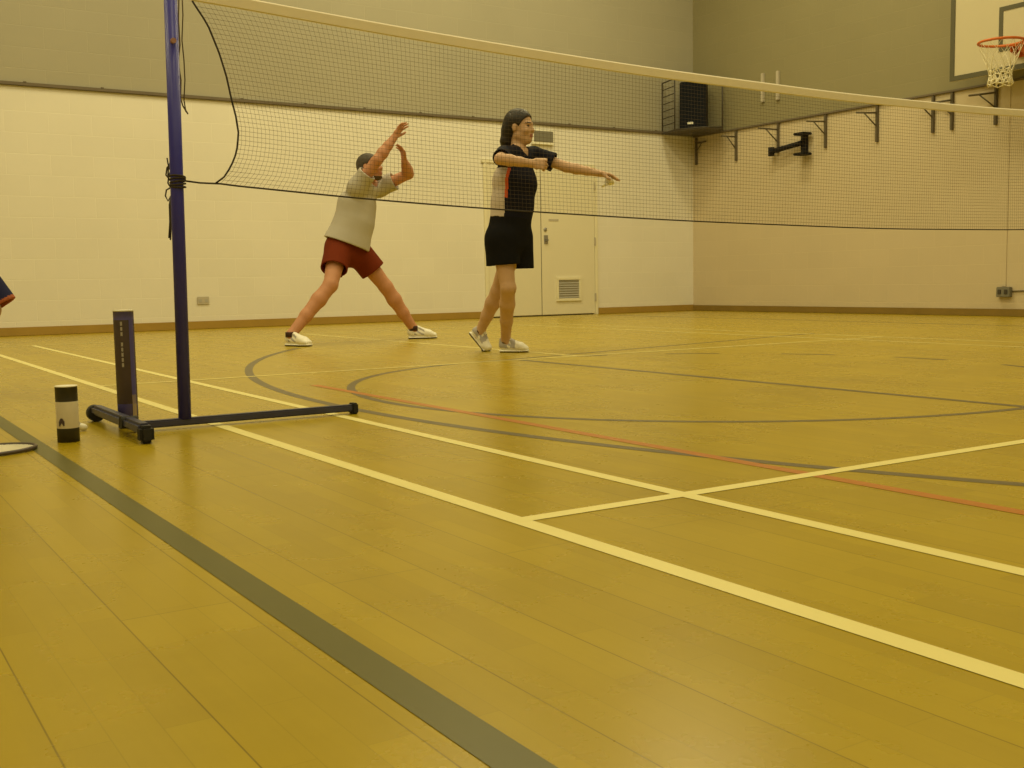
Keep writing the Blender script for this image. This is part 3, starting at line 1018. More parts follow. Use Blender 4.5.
# ------------------------------------------------------------------ bodies: smooth distance fields turned into one skin
class Field:
    def __init__(s, lo, hi, vox):
        s.vox = vox
        s.lo = np.array(lo, float)
        s.n = np.ceil((np.array(hi, float) - s.lo) / vox).astype(int) + 1
        s.d = np.full(s.n, 0.5, np.float32)

    def _region(s, lo, hi):
        a = np.clip(np.floor((np.array(lo) - s.lo) / s.vox).astype(int), 0, s.n)
        e = np.clip(np.ceil((np.array(hi) - s.lo) / s.vox).astype(int) + 1, 0, s.n)
        if np.any(e - a <= 0):
            return None
        ax = [(s.lo[i] + s.vox * np.arange(a[i], e[i])).astype(np.float32) for i in range(3)]
        P = np.meshgrid(*ax, indexing='ij')
        return tuple(slice(a[i], e[i]) for i in range(3)), P

    def _apply(s, sl, d, k, mode):
        o = s.d[sl]
        if mode == 'u':
            if k > 0:
                h = np.clip(0.5 + 0.5 * (o - d) / k, 0, 1)
                s.d[sl] = o * (1 - h) + d * h - k * h * (1 - h)
            else:
                s.d[sl] = np.minimum(o, d)
        elif mode == 's':
            if k > 0:
                h = np.clip(0.5 - 0.5 * (o + d) / k, 0, 1)
                s.d[sl] = o * (1 - h) - d * h + k * h * (1 - h)
            else:
                s.d[sl] = np.maximum(o, -d)

    def ecap(s, a, b, ra, rb, U=None, k=.02, ca=False, cb=False, mode='u'):
        """elliptic cone from a to b; ra, rb = radius or (along U, across U); ca, cb = flat ends"""
        a, b = np.array(a, float), np.array(b, float)
        ra = ra if hasattr(ra, '__len__') else (ra, ra)
        rb = rb if hasattr(rb, '__len__') else (rb, rb)
        L = np.linalg.norm(b - a)
        n = (b - a) / L
        if U is None:
            U = np.array([0, 0, 1.0]) if abs(n[2]) < .9 else np.array([1.0, 0, 0])
        U = np.array(U, float)
        U = U - n * np.dot(U, n)
        U /= np.linalg.norm(U)
        W = np.cross(n, U)
        m = max(ra + rb if isinstance(ra, tuple) else tuple(ra) + tuple(rb)) + k + 3 * s.vox
        r = s._region(np.minimum(a, b) - m, np.maximum(a, b) + m)
        if r is None:
            return
        sl, P = r
        X, Y, Z = (P[i] - np.float32(a[i]) for i in range(3))
        w = X * n[0] + Y * n[1] + Z * n[2]
        t = np.clip(w / L, 0, 1)
        u = (X * U[0] + Y * U[1] + Z * U[2]) / (ra[0] + (rb[0] - ra[0]) * t)
        v = (X * W[0] + Y * W[1] + Z * W[2]) / (ra[1] + (rb[1] - ra[1]) * t)
        mn = np.minimum(ra[0] + (rb[0] - ra[0]) * t, ra[1] + (rb[1] - ra[1]) * t)
        o = (w - t * L) / mn
        d = (np.sqrt(u * u + v * v + o * o) - 1) * mn
        if ca:
            d = np.maximum(d, -w)
        if cb:
            d = np.maximum(d, w - L)
        s._apply(sl, d.astype(np.float32), k, mode)

    def ell(s, c, ax, r, k=.01, mode='u'):
        c = np.array(c, float)
        m = max(r) + k + 3 * s.vox
        q = s._region(c - m, c + m)
        if q is None:
            return
        sl, P = q
        X, Y, Z = (P[i] - np.float32(c[i]) for i in range(3))
        e = [(X * ax[i][0] + Y * ax[i][1] + Z * ax[i][2]) for i in range(3)]
        k0 = np.sqrt(sum((e[i] / r[i]) ** 2 for i in range(3)))
        k1 = np.sqrt(sum((e[i] / r[i] ** 2) ** 2 for i in range(3))) + 1e-6
        s._apply(sl, (k0 * (k0 - 1) / k1).astype(np.float32), k, mode)

    def chain(s, pts, rs, k=.008):
        for i in range(len(pts) - 1):
            s.ecap(pts[i], pts[i + 1], rs[i], rs[i + 1], k=k)

    def mesh(s, name, mats, parent=None, pick=None, relax=1):
        d = s.d
        ins = d < 0
        nx, ny, nz = d.shape
        c = ins[:-1, :-1, :-1].astype(np.int8)
        tot = np.zeros((nx - 1, ny - 1, nz - 1), np.int8)
        for i in (0, 1):
            for j in (0, 1):
                for k in (0, 1):
                    tot += ins[i:nx - 1 + i, j:ny - 1 + j, k:nz - 1 + k]
        cells = np.argwhere((tot > 0) & (tot < 8))
        idx = np.full((nx - 1, ny - 1, nz - 1), -1, np.int32)
        idx[tuple(cells.T)] = np.arange(len(cells))
        acc = np.zeros((len(cells), 3))
        cnt = np.zeros(len(cells))
        cor = [(i, j, k) for i in (0, 1) for j in (0, 1) for k in (0, 1)]
        for p in cor:
            for axn in range(3):
                if p[axn]:
                    continue
                q = list(p)
                q[axn] = 1
                da = d[tuple((cells + p).T)]
                db = d[tuple((cells + q).T)]
                ok = (da < 0) != (db < 0)
                t = np.where(ok, da / np.where(ok, da - db, 1), 0)
                pt = np.array(p)[None] + 0.0
                pt = np.repeat(pt, len(cells), 0)
                pt[:, axn] += t
                acc += pt * ok[:, None]
                cnt += ok
        vs = (cells + acc / cnt[:, None]) * s.vox + s.lo
        quads = []
        for axn in range(3):
            sh = [slice(1, -1)] * 3
            lo_ = [slice(1, d.shape[i] - 1) for i in range(3)]
            lo_[axn] = slice(0, d.shape[axn] - 1)
            hi_ = list(lo_)
            hi_[axn] = slice(1, d.shape[axn])
            A, B = ins[tuple(lo_)], ins[tuple(hi_)]
            e = np.argwhere(A != B)
            off = np.array([x.start for x in lo_])
            e2 = e + off
            flip = A[tuple(e.T)]
            a1, a2 = (axn + 1) % 3, (axn + 2) % 3
            o1, o2 = np.zeros(3, int), np.zeros(3, int)
            o1[a1] = 1
            o2[a2] = 1
            f = np.stack([idx[tuple((e2 - o1 - o2).T)], idx[tuple((e2 - o2).T)], idx[tuple(e2.T)], idx[tuple((e2 - o1).T)]], 1)
            f[~flip] = f[~flip][:, ::-1]
            quads.append(f)
        f = np.concatenate(quads)
        f = f[(f >= 0).all(1)]
        for _ in range(relax):
            sm_ = np.zeros_like(vs)
            c_ = np.zeros(len(vs))
            for i in range(4):
                np.add.at(sm_, f[:, i], vs[f[:, (i + 1) % 4]] + vs[f[:, i - 1]])
                np.add.at(c_, f[:, i], 2)
            vs = vs * .5 + .5 * sm_ / np.maximum(c_, 1)[:, None]
        me = bpy.data.meshes.new(name)
        me.vertices.add(len(vs))
        me.vertices.foreach_set('co', vs.astype(np.float32).ravel())
        me.loops.add(len(f) * 4)
        me.loops.foreach_set('vertex_index', f.astype(np.int32).ravel())
        me.polygons.add(len(f))
        me.polygons.foreach_set('loop_start', np.arange(0, len(f) * 4, 4, dtype=np.int32))
        for m in mats:
            me.materials.append(m)
        if pick is not None:
            me.polygons.foreach_set('material_index', pick(vs[f].mean(1)).astype(np.int32))
        me.polygons.foreach_set('use_smooth', np.ones(len(f), bool))
        me.update(calc_edges=True)
        return link(name, me, parent)


def unit(v):
    v = np.array(v, float)
    return v / np.linalg.norm(v)


def rot_about(v, ax, ang):
    ax = unit(ax)
    return v * math.cos(ang) + np.cross(ax, v) * math.sin(ang) + ax * np.dot(ax, v) * (1 - math.cos(ang))


HR = unit([RV[0], RV[1], 0])            # level direction to the right of the view
HV = unit([-FV[0], -FV[1], 0])          # level direction towards the photographer


def head(fd, c, f, up, sc=1.0):
    """head at c looking along f; returns the places of eyes, brows and lips"""
    f = unit(f)
    up = unit(up - f * np.dot(up, f))
    l = np.cross(f, up)
    ax = (f, l, up)
    P = lambda a, b_, c_: c + sc * (f * a + l * b_ + up * c_)
    r = lambda *q: tuple(x * sc for x in q)
    fd.ell(P(-.012, 0, .030), ax, r(.096, .076, .088), k=.0)
    fd.ell(P(.030, 0, -.030), ax, r(.062, .062, .078), k=.03)
    fd.ell(P(.058, 0, -.092), ax, r(.026, .026, .020), k=.025)
    fd.ecap(P(.0, -.052, -.06), P(.055, -.015, -.092), .018 * sc, .014 * sc, k=.03)
    fd.ecap(P(.0, .052, -.06), P(.055, .015, -.092), .018 * sc, .014 * sc, k=.03)
    for s_ in (-1, 1):
        fd.ell(P(.094, s_ * .033, .004), ax, r(.020, .019, .013), k=.012, mode='s')
        fd.ell(P(.070, s_ * .033, .003), ax, r(.013, .014, .013), k=.004)
        fd.ell(P(.066, s_ * .042, -.030), ax, r(.020, .020, .018), k=.02)
        fd.ecap(P(.086, s_ * .012, .021), P(.076, s_ * .050, .022), .008 * sc, .006 * sc, k=.012)
        fd.ell(P(-.008, s_ * .078, -.006), ax, r(.018, .009, .031), k=.008)
    fd.ecap(P(.082, 0, .010), P(.101, 0, -.026), .0075 * sc, .0115 * sc, k=.012)
    for s_ in (-1, 1):
        fd.ell(P(.090, s_ * .013, -.029), ax, r(.010, .008, .007), k=.006)
    fd.ecap(P(.082, -.019, -.058), P(.082, .019, -.058), .0085 * sc, .0085 * sc, k=.008)
    fd.ecap(P(.082, -.016, -.069), P(.082, .016, -.069), .0085 * sc, .0085 * sc, k=.008)
    fd.ell(P(.098, 0, -.0635), ax, r(.010, .020, .0022), k=.003, mode='s')

    def pick(q):
        m = np.zeros(len(q))
        e = (q - c) / sc
        ef, el, eu = e @ f, e @ l, e @ up
        near = (np.abs(eu) < .13) & (np.abs(el) < .1) & (ef > .03) & (ef < .14)
        for s_ in (-1, 1):
            m[near & ((((el - s_ * .033) / .014) ** 2 + ((eu - .003) / .0065) ** 2) < 1) & (ef > .06)] = 2
            m[near & (np.abs(el - s_ * .033) < .020) & (np.abs(eu - .026 + .15 * np.abs(el - s_ * .033)) < .0042) & (ef > .05)] = 2
        m[near & (np.abs(el) < .024) & (eu < -.054) & (eu > -.075) & (ef > .074)] = 1
        return m
    return pick


def hand(fd, w, d, n, s_, curl=.35, sc=1.0, spread=.10, curls=None, thumb=(.75, .65, .1)):
    """wrist w, finger direction d, palm facing n, thumb side s_"""
    d = unit(d)
    n = unit(n - d * np.dot(n, d))
    s_ = np.cross(n, d) if np.dot(np.cross(n, d), s_) > 0 else np.cross(d, n)
    fd.ecap(w - d * .01 * sc, w + d * .035 * sc, (.026 * sc, .019 * sc), (.036 * sc, .016 * sc), U=s_, k=.012)
    fd.ecap(w + d * .03 * sc, w + d * .080 * sc, (.036 * sc, .0155 * sc), (.040 * sc, .0125 * sc), U=s_, k=.01)
    for i, (o, L) in enumerate(((.031, .068), (.0105, .077), (-.0105, .071), (-.031, .055))):
        dd = unit(d + s_ * o * spread / .031)
        p = w + d * (.086 if i in (1, 2) else .080) * sc + s_ * o * sc
        pts, cur = [p - dd * .012 * sc, p], dd
        c_ = curls[i] if curls else curl * (1 + .12 * i)
        for fr in (.46, .30, .24):
            cur = rot_about(cur, np.cross(cur, n), c_)
            pts.append(pts[-1] + cur * L * fr * sc)
        fd.chain(pts, [.0095 * sc, .0092 * sc, .0084 * sc, .0078 * sc, .0068 * sc], k=.003)
    tp = w + d * .022 * sc + s_ * .026 * sc
    td = unit(d * thumb[0] + s_ * thumb[1] + n * thumb[2])
    p1 = tp + td * .040 * sc
    t2 = unit(td + d * .35 + n * .10)
    p2 = p1 + t2 * .030 * sc
    p3 = p2 + unit(t2 + d * .2) * .022 * sc
    fd.chain([tp, p1, p2, p3], [.0135 * sc, .0110 * sc, .0098 * sc, .0080 * sc], k=.006)


def limb(fd, a, m, e, ra, rm, re, belly=None, k=.02):
    """two-bone limb with a muscle swelling in each segment"""
    a, m, e = (np.array(q, float) for q in (a, m, e))
    fd.ecap(a, m, ra, rm, k=k)
    q0, q1 = m + (e - m) * .30, m + (e - m) * .62
    b1 = belly if belly else (rm + re) / 2 * 1.1
    fd.ecap(m, q0, rm, b1, k=k)
    fd.ecap(q0, q1, b1, (b1 + re) / 2, k=k)
    fd.ecap(q1, e, (b1 + re) / 2, re, k=k)


def shoe(heel, ball, toe, lat, parent, grey=False, sc=1.0):
    """trainer from the undersides of heel, ball and toe; ankle opening, sole, tongue with laces"""
    heel, ball, toe = (np.array(q, float) for q in (heel, ball, toe))
    lat = unit(lat)
    a = unit(ball - heel)
    u = unit(np.cross(lat, a))
    if u[2] < 0:
        u = -u
    a2 = unit(toe - ball)
    u2 = unit(np.cross(lat, a2))
    if u2[2] < 0:
        u2 = -u2
    lo = np.minimum(np.minimum(heel, ball), toe) - .13
    hi = np.maximum(np.maximum(heel, ball), toe) + .16
    fd = Field(lo, hi, .0045)
    S = sc
    fd.ecap(heel + a * .040 * S + u * .042 * S, ball + u * .034 * S, (.031 * S, .036 * S), (.043 * S, .030 * S), U=lat, k=.01)
    fd.ecap(ball + u2 * .033 * S, toe - a2 * .042 * S + u2 * .026 * S, (.043 * S, .030 * S), (.036 * S, .022 * S), U=lat, k=.02)
    fd.ecap(heel + a * .034 * S + u * .05 * S, heel + a * .040 * S + u * .098 * S, (.033 * S, .038 * S), (.030 * S, .037 * S), U=lat, k=.014, cb=True)
    fd.ecap(heel + a * .075 * S + u * .085 * S, ball + u * .052 * S, (.022 * S, .018 * S), (.030 * S, .014 * S), U=lat, k=.02)
    fd.ecap(heel + a * .042 * S + u * .086 * S, heel + a * .044 * S + u * .13 * S, (.022 * S, .029 * S), (.022 * S, .029 * S), U=lat, k=.003, mode='s')
    # flat underside
    for p, ax, up in ((heel, a, u), (ball, a2, u2)):
        fd.ecap(p - up * .030 * S - ax * .03, p - up * .030 * S + ax * (.20 if up is u else .12) * S, (.07, .040 * S), (.07, .040 * S), U=lat, k=.0, mode='s')

    def pick(q):
        t = (q - heel) @ a
        z = (q - heel) @ u
        m = np.zeros(len(q))
        m[(t > .045 * S) & (t < .125 * S) & (z > .030 * S) & (z < .088 * S) & (np.abs((t * .6 + z) / (.017 * S) % 2 - 1) > .55)] = 1
        if grey:
            m[(t < .12 * S) & (z > .034 * S) & (np.abs(t - .075 * S) > .012 * S)] = 1
        return m
    o = fd.mesh('shoe', [M['shoe_white'], M['shoe_grey']], parent, pick)
    fd = Field(lo, hi, .0045)
    fd.ecap(heel + a * .014 * S + u * .010 * S, ball + u * .010 * S, (.034 * S, .0125 * S), (.045 * S, .0115 * S), U=lat, k=.0)
    fd.ecap(ball + u2 * .010 * S, toe - a2 * .027 * S + u2 * .012 * S, (.045 * S, .0115 * S), (.033 * S, .010 * S), U=lat, k=.006)

    def pick2(q):
        return (np.where((q - ball) @ a < 0, (q - heel) @ u, (q - ball) @ u2) > .0095 * S).astype(int)
    fd.mesh('sole', [M['shoe_sole'], M['shoe_white']], o, pick2)
    fd = None
    b = MB()
    for i in range(4):
        p = heel + a * (.085 + .022 * i) * S + u * (.100 - .0115 * i) * S * .93
        b.tube([p - lat * .022 * S - u * .004, p + u * .002, p + lat * .022 * S - u * .004], .003, 5)
    b.build('laces', M['feather'], o)
    return heel + a * .042 * S + u * .085 * S       # where the ankle enters


def person_root(name_pts, label):
    return label


# ---- the woman serving, in dark shirt and black shorts
D0 = 7.56


def G(px, py, dv=0.0, d0=None):
    return at(px, py, (D0 if d0 is None else d0) - dv)


def woman():
    yaw = math.radians(40)
    Fd = HR * math.cos(yaw) + HV * math.sin(yaw)
    Rt = unit(np.cross(Fd, [0, 0, 1.0]))
    pel, chest, neckb = G(509, 236), G(515, 182), G(518.5, 151)
    rs_, ls_ = G(504, 154.5, .13), G(534, 155, -.13)
    re_, rw = G(500, 159, .375), G(532, 163.5, .36)
    le_, lw = G(566, 167, -.10), G(600, 173.5, -.02)
    # feet on the floor
    rh = at_z(499.5, 352.3)
    rax = unit(HR * .97 + HV * .22)
    rt = rh + rax * .232
    lt = at_z(493.5, 351.2)
    lball = lt - unit(HR * .97 + HV * .15) * .075
    lheel = G(466, 330, 0, float(np.dot(lball - CAM, FV)) - .01)
    lheel = lball + unit(lheel - lball) * .172
    head_c = G(520.0, 127.5, .0)
    face = unit(HR * .90 + HV * .44)
    allp = np.array([pel, chest, rs_, ls_, re_, rw, le_, lw, rh, rt, lt, lheel, head_c, G(625, 180)])
    fd = Field(allp.min(0) - .16, allp.max(0) + .20, .0048)
    up = unit(neckb - pel)
    # torso, hips
    fd.ecap(pel - up * .02, pel + up * .16, (.155, .105), (.118, .088), U=Rt, k=.03)
    fd.ecap(pel + up * .16, chest, (.118, .088), (.140, .100), U=Rt, k=.04)
    fd.ecap(chest, neckb - up * .04, (.140, .100), (.100, .065), U=Rt, k=.04)
    fd.ecap(rs_, ls_, .045, .045, k=.04)
    fd.ecap(neckb - up * .02, head_c - face * .018 - np.array([0, 0, .05]), .050, .047, k=.03)
    pick_face = head(fd, head_c, face, np.array([0, 0, 1.0]), .98)
    # legs
    rhip, lhip = pel + Rt * .080 - up * .015, pel - Rt * .085 - up * .015
    rk_, lk_ = G(508, 288, .08), G(498, 291, -.20)
    S = 1.0
    r_ank = rh + rax * .046 * S + np.array([0, 0, .085])
    a_l = unit(lball - lheel)
    lat_l = unit(np.cross(a_l, [0, 0, 1.0]))
    u_l = unit(np.cross(lat_l, a_l))
    u_l = u_l if u_l[2] > 0 else -u_l
    l_ank = lheel + a_l * .044 * S + u_l * .078
    limb(fd, rhip, rk_, r_ank, .080, .050, .033, belly=.052, k=.02)
    limb(fd, lhip, lk_, l_ank, .080, .050, .033, belly=.052, k=.02)
    fd.ell(rk_ + HR * .03, (HR, HV, (0, 0, 1)), (.022, .028, .032), k=.02)
    fd.ecap(r_ank, r_ank - np.array([0, 0, .05]) + rax * .02, .032, .030)
    fd.ecap(l_ank, l_ank - u_l * .05 + a_l * .02, .032, .030)
    # arms and hands
    limb(fd, rs_, re_, rw, .044, .036, .024, belly=.038, k=.015)
    limb(fd, ls_, le_, lw, .044, .035, .023, belly=.036, k=.015)
    hd = unit(rw - re_)
    hand(fd, rw, unit(hd + np.array([0, 0, .06])), unit(-HV + np.array([0, 0, -.2])), np.array([0, 0, 1.0]), curl=.75, sc=.92, thumb=(.92, .30, .35))
    hd = unit(lw - le_)
    hand(fd, lw, unit(hd - np.array([0, 0, .02])), unit(np.array([0, 0, -1.0]) + HV * .3), HV, sc=.95, curls=[.22, .20, .14, .12], thumb=(.92, .22, .55))
    body = fd.mesh('person', [M['skin'], M['lip'], M['eye']], None, pick_face)
    tag(body, 'person with long dark hair in a dark shirt and black shorts serving a shuttlecock', 'person')
    # hair: cap swept back into a low bunch behind the neck
    hf = Field(head_c - .22, head_c + .20, .0045)
    l = unit(np.cross(face, [0, 0, 1.0]))
    ax = (face, l, np.array([0, 0, 1.0]))
    H = lambda a_, b_, c_: head_c + face * a_ + l * b_ + np.array([0, 0, c_])
    hf.ell(H(-.016, 0, .036), ax, (.105, .086, .096), k=0)
    hf.ell(H(-.060, 0, -.005), ax, (.058, .074, .085), k=.02)
    hf.ecap(H(-.085, 0, -.02), H(-.098, .012, -.095), (.066, .050), (.058, .042), U=l, k=.03)
    hf.ecap(H(-.098, .012, -.095), H(-.102, .02, -.150), (.055, .040), (.030, .022), U=l, k=.02)
    hf.ell(H(.080, 0, -.032), ax, (.090, .090, .100), k=.012, mode='s')
    hf.ell(H(.012, 0, -.075), ax, (.055, .12, .075), k=.012, mode='s')
    hf.ell(H(.002, .085, -.012), ax, (.022, .03, .030), k=.006, mode='s')
    hf.ell(H(.002, -.085, -.012), ax, (.022, .03, .030), k=.006, mode='s')
    hf.mesh('hair', [M['hair']], body)
    # shirt: body, two short sleeves, open collar
    sf = Field(allp.min(0) - .16, allp.max(0) + .20, .006)
    hem = pel + up * .105
    sf.ecap(hem, pel + up * .22, (.165, .128), (.160, .124), U=Rt, k=.02, ca=True)
    sf.ecap(pel + up * .22, chest, (.160, .124), (.168, .130), U=Rt, k=.04)
    sf.ecap(chest, neckb - up * .055, (.168, .130), (.118, .080), U=Rt, k=.04)
    sf.ecap(rs_ - Rt * .015, ls_ + Rt * .015, .056, .056, k=.05)
    rsl, lsl = rs_ + (re_ - rs_) * .74, ls_ + (le_ - ls_) * .62
    sf.ecap(rs_, rsl, .057, .058, k=.03, cb=True)
    sf.ecap(ls_, lsl, .058, .068, k=.03, cb=True)
    sf.ecap(rsl - unit(re_ - rs_) * .05, rsl + unit(re_ - rs_) * .05, .047, .049, k=.003, mode='s')
    sf.ecap(lsl - unit(le_ - ls_) * .05, lsl + unit(le_ - ls_) * .05, .055, .057, k=.003, mode='s')
    sf.ecap(hem - up * .05, hem + up * .06, (.138, .108), (.132, .102), U=Rt, k=.003, mode='s')
    sf.ecap(neckb - up * .055 + Fd * .035, neckb + up * .08, .040, .070, k=.008, mode='s')
    sf.ecap(neckb - up * .085 + Fd * .085, neckb + Fd * .05, .006, .045, k=.004, mode='s')

    def pick_shirt(q):
        e = q - pel
        f_, r_, h = e @ Fd, e @ Rt, e @ up
        edge_ = .055 + .020 * np.clip((h - .28) / .12, 0, 1) + .012 * np.sin(h * 9)
        arm = np.zeros(len(q), bool)
        for s0, s1 in ((rs_, rsl), (ls_, lsl)):
            t_ = (q - s0) @ unit(s1 - s0)
            arm |= (t_ > .035) & (np.linalg.norm(q - s0 - t_[:, None] * unit(s1 - s0), axis=1) < .072)
        low = h < .44
        m = np.zeros(len(q))
        side = (np.abs(r_) > .02) & low
        m[side & (f_ < edge_)] = 1
        m[side & (f_ >= edge_) & (f_ < edge_ + .018) & (h > .235)] = 2
        m[arm] = 0
        return m
    sh = sf.mesh('shirt', [M['navy_shirt'], M['white_panel'], M['orange_trim']], body, pick_shirt)
    cf = Field(neckb - .18, neckb + .16, .005)
    # collar: two turned-down wings
    for s_ in (-1, 1):
        pts = [neckb + up * .030 - Fd * .052, neckb + up * .022 + Rt * s_ * .055 - Fd * .010, neckb - up * .012 + Rt * s_ * .052 + Fd * .050, neckb - up * .060 + Rt * s_ * .022 + Fd * .092]
        for i in range(3):
            cf.ecap(pts[i], pts[i + 1], (.009, .022), (.009, .022), U=unit(np.cross(pts[i + 1] - pts[i], up)), k=.008)
    cf.mesh('collar', [M['navy_shirt']], sh)
    # shorts
    pf = Field(np.minimum(pel, lk_) - .33, pel + .33, .006)
    waist = pel + up * .125
    pf.ecap(pel - up * .05, waist, (.172, .135), (.162, .128), U=Rt, k=.02, cb=True)
    dn = np.array([0, 0, -1.0])
    legs = ((rhip, rhip + dn * .185 + HR * .010), (lhip, lhip + dn * .210 + HR * .0))
    for hip, e in legs:
        pf.ecap(hip, e, (.098, .122), (.100, .128), U=Rt, k=.03, cb=True)
    for hip, e in legs:
        ax_ = unit(e - hip)
        pf.ecap(e - ax_ * .07, e + ax_ * .05, (.084, .108), (.090, .116), U=Rt, k=.004, mode='s')
    so = pf.mesh('shorts', [M['black_shorts']], body)
    # shoes and socks
    shoe(rh, rh + rax * .158, rt, unit(np.cross(rax, [0, 0, 1.0])), body, grey=True, sc=S)
    shoe(lheel, lball, lt, lat_l, body, grey=True, sc=S)
    for an, u_, a_ in ((r_ank, np.array([0, 0, 1.0]), rax), (l_ank, u_l, a_l)):
        b = MB()
        b.tube([an - u_ * .02, an + u_ * .004, an + u_ * .014], [.0365, .0365, .035], 14)
        b.build('sock', M['sock'], body)
    # shuttlecock pinched below the fingertips
    sk_end = G(612.5, 179.0, -.0)
    ck = G(603, 185.5, .01)
    shuttlecock(ck, sk_end - ck, 'white shuttlecock held at the fingertips of the outstretched hand')


woman()


# ---- the man reaching up behind the net
def man():
    D = 9.5
    Q = lambda x, y, dv=0.0: at(x, y, D - dv)
    yaw = math.radians(35)
    Fd = HR * math.cos(yaw) + HV * math.sin(yaw)
    Rt = unit(np.cross(Fd, [0, 0, 1.0]))
    pel, chest, neckb = Q(347, 244), Q(357, 206), Q(366.5, 185.5)
    rs_, ls_ = Q(357, 187, .16), Q(379, 188, -.14)
    re_, rw = Q(377.5, 160, .24), Q(394.5, 137, .20)
    le_, lw = Q(408.5, 174, -.08), Q(404.5, 161.5, .06)
    rh, rt = at_z(286.5, 346), at_z(310, 346.5)
    rax = unit(rt - rh)
    rt = rh + rax * .285
    lh, lt = at_z(408, 339), at_z(435, 338.3)
    lax = unit(lt - lh)
    lt = lh + lax * .285
    head_c = Q(370, 167.5, .02)
    face = unit(HR * .93 + HV * .30 + np.array([0, 0, .16]))
    hup = unit(np.array([0, 0, 1.0]) - HR * .05)
    allp = np.array([pel, chest, rs_, ls_, re_, rw, le_, lw, rh, rt, lh, lt, head_c, Q(408, 114), Q(404, 140)])
    fd = Field(allp.min(0) - .18, allp.max(0) + .20, .0052)
    up = unit(neckb - pel)
    fd.ecap(pel - up * .03, pel + up * .16, (.160, .120), (.150, .125), U=Rt, k=.03)
    fd.ecap(pel + up * .16, chest, (.150, .125), (.165, .120), U=Rt, k=.04)
    fd.ecap(chest, neckb - up * .05, (.165, .120), (.115, .075), U=Rt, k=.04)
    fd.ecap(rs_, ls_, .060, .060, k=.05)
    fd.ecap(neckb - up * .03, head_c - face * .02 - hup * .05, .062, .057, k=.03)
    pick_face = head(fd, head_c, face, hup, 1.04)
    rhip, lhip = pel + Rt * .09 - up * .02, pel - Rt * .09 - up * .02
    rk_, lk_ = Q(330.5, 285, .30), Q(386, 287, -.20)
    r_ank = rh + rax * .055 + np.array([0, 0, .095])
    l_ank = lh + lax * .050 + np.array([0, 0, .095])
    limb(fd, rhip, rk_, r_ank, .092, .060, .040, belly=.062, k=.025)
    limb(fd, lhip, lk_, l_ank, .092, .060, .040, belly=.062, k=.025)
    for an, ax_ in ((r_ank, rax), (l_ank, lax)):
        fd.ecap(an, an - np.array([0, 0, .055]) + ax_ * .02, .038, .034)
    limb(fd, rs_, re_, rw, .056, .044, .030, belly=.047, k=.02)
    limb(fd, ls_, le_, lw, .056, .044, .030, belly=.047, k=.02)
    d = unit(Q(406, 119, .18) - rw)
    hand(fd, rw, d, unit(HR * .6 - np.array([0, 0, .5]) + HV * .4), unit(HR + np.array([0, 0, -.6])), curl=.22, sc=1.04, spread=.22)
    d = unit(Q(401.5, 147, .10) - lw)
    hand(fd, lw, d, unit(-HR + HV * .5), HV, curl=.28, sc=1.04, spread=.2)
    body = fd.mesh('person', [M['skin_red'], M['lip'], M['eye']], None, pick_face)
    tag(body, 'person in light grey tee and dark red shorts lunging with both arms raised', 'person')
    l = unit(np.cross(face, hup))
    upx = unit(np.cross(l, face))
    ax = (face, l, upx)
    H = lambda a_, b_, c_: head_c + face * a_ + l * b_ + upx * c_
    hf = Field(head_c - .2, head_c + .2, .0048)
    hf.ell(H(-.018, 0, .034), ax, (.103, .085, .094), k=0)
    hf.ell(H(-.050, 0, -.010), ax, (.062, .078, .078), k=.02)
    hf.ell(H(.070, 0, -.020), ax, (.098, .100, .100), k=.01, mode='s')
    hf.ell(H(.0, 0, -.10), ax, (.075, .12, .075), k=.012, mode='s')
    for s_ in (-1, 1):
        hf.ell(H(.0, s_ * .085, -.005), ax, (.024, .03, .034), k=.006, mode='s')
    hf.mesh('hair', [M['hair_grey']], body)
    bf = Field(head_c - .2, head_c + .2, .0048)
    bf.ell(H(.056, 0, -.096), ax, (.035, .036, .026), k=0)
    for s_ in (-1, 1):
        bf.ecap(H(.012, s_ * .060, -.062), H(.058, s_ * .022, -.100), .016, .018, k=.02)
    bf.ell(H(.098, 0, -.062), ax, (.03, .03, .020), k=.008, mode='s')
    bf.mesh('beard', [M['beard']], body)
    # loose tee
    sf = Field(allp.min(0) - .18, allp.max(0) + .20, .0065)
    hem = pel - up * .005
    hx = unit(Fd * .25 + up)
    sf.ecap(hem, pel + up * .2, (.225, .190), (.182, .155), U=Rt, k=.02, ca=True)
    sf.ecap(pel + up * .2, chest, (.175, .150), (.182, .140), U=Rt, k=.05)
    sf.ecap(chest, neckb - up * .06, (.182, .140), (.125, .090), U=Rt, k=.05)
    sf.ecap(rs_, ls_, .072, .072, k=.06)
    rsl, lsl = rs_ + (re_ - rs_) * .52, ls_ + (le_ - ls_) * .52
    sf.ecap(rs_, rsl, .076, .080, k=.05, cb=True)
    sf.ecap(ls_, lsl, .076, .084, k=.05, cb=True)
    for s0, s1, e in ((rs_, rsl, re_), (ls_, lsl, le_)):
        ax_ = unit(e - s0)
        sf.ecap(s1 - ax_ * .06, s1 + ax_ * .06, .064, .070, k=.004, mode='s')
    sf.ecap(hem - up * .05, hem + up * .09, (.212, .178), (.188, .155), U=Rt, k=.004, mode='s')
    sf.ecap(neckb - up * .060 + Fd * .030, neckb + up * .11, .058, .100, k=.01, mode='s')
    sh = sf.mesh('tee_shirt', [M['grey_shirt']], body)
    # shorts
    pf = Field(np.minimum(rk_, lk_) - .36, np.maximum(pel, lk_) + .36, .0065)
    pf.ecap(pel - up * .06, pel + up * .10, (.178, .148), (.160, .135), U=Rt, k=.02, cb=True)
    legs = ((rhip, rk_, .60), (lhip, lk_, .60))
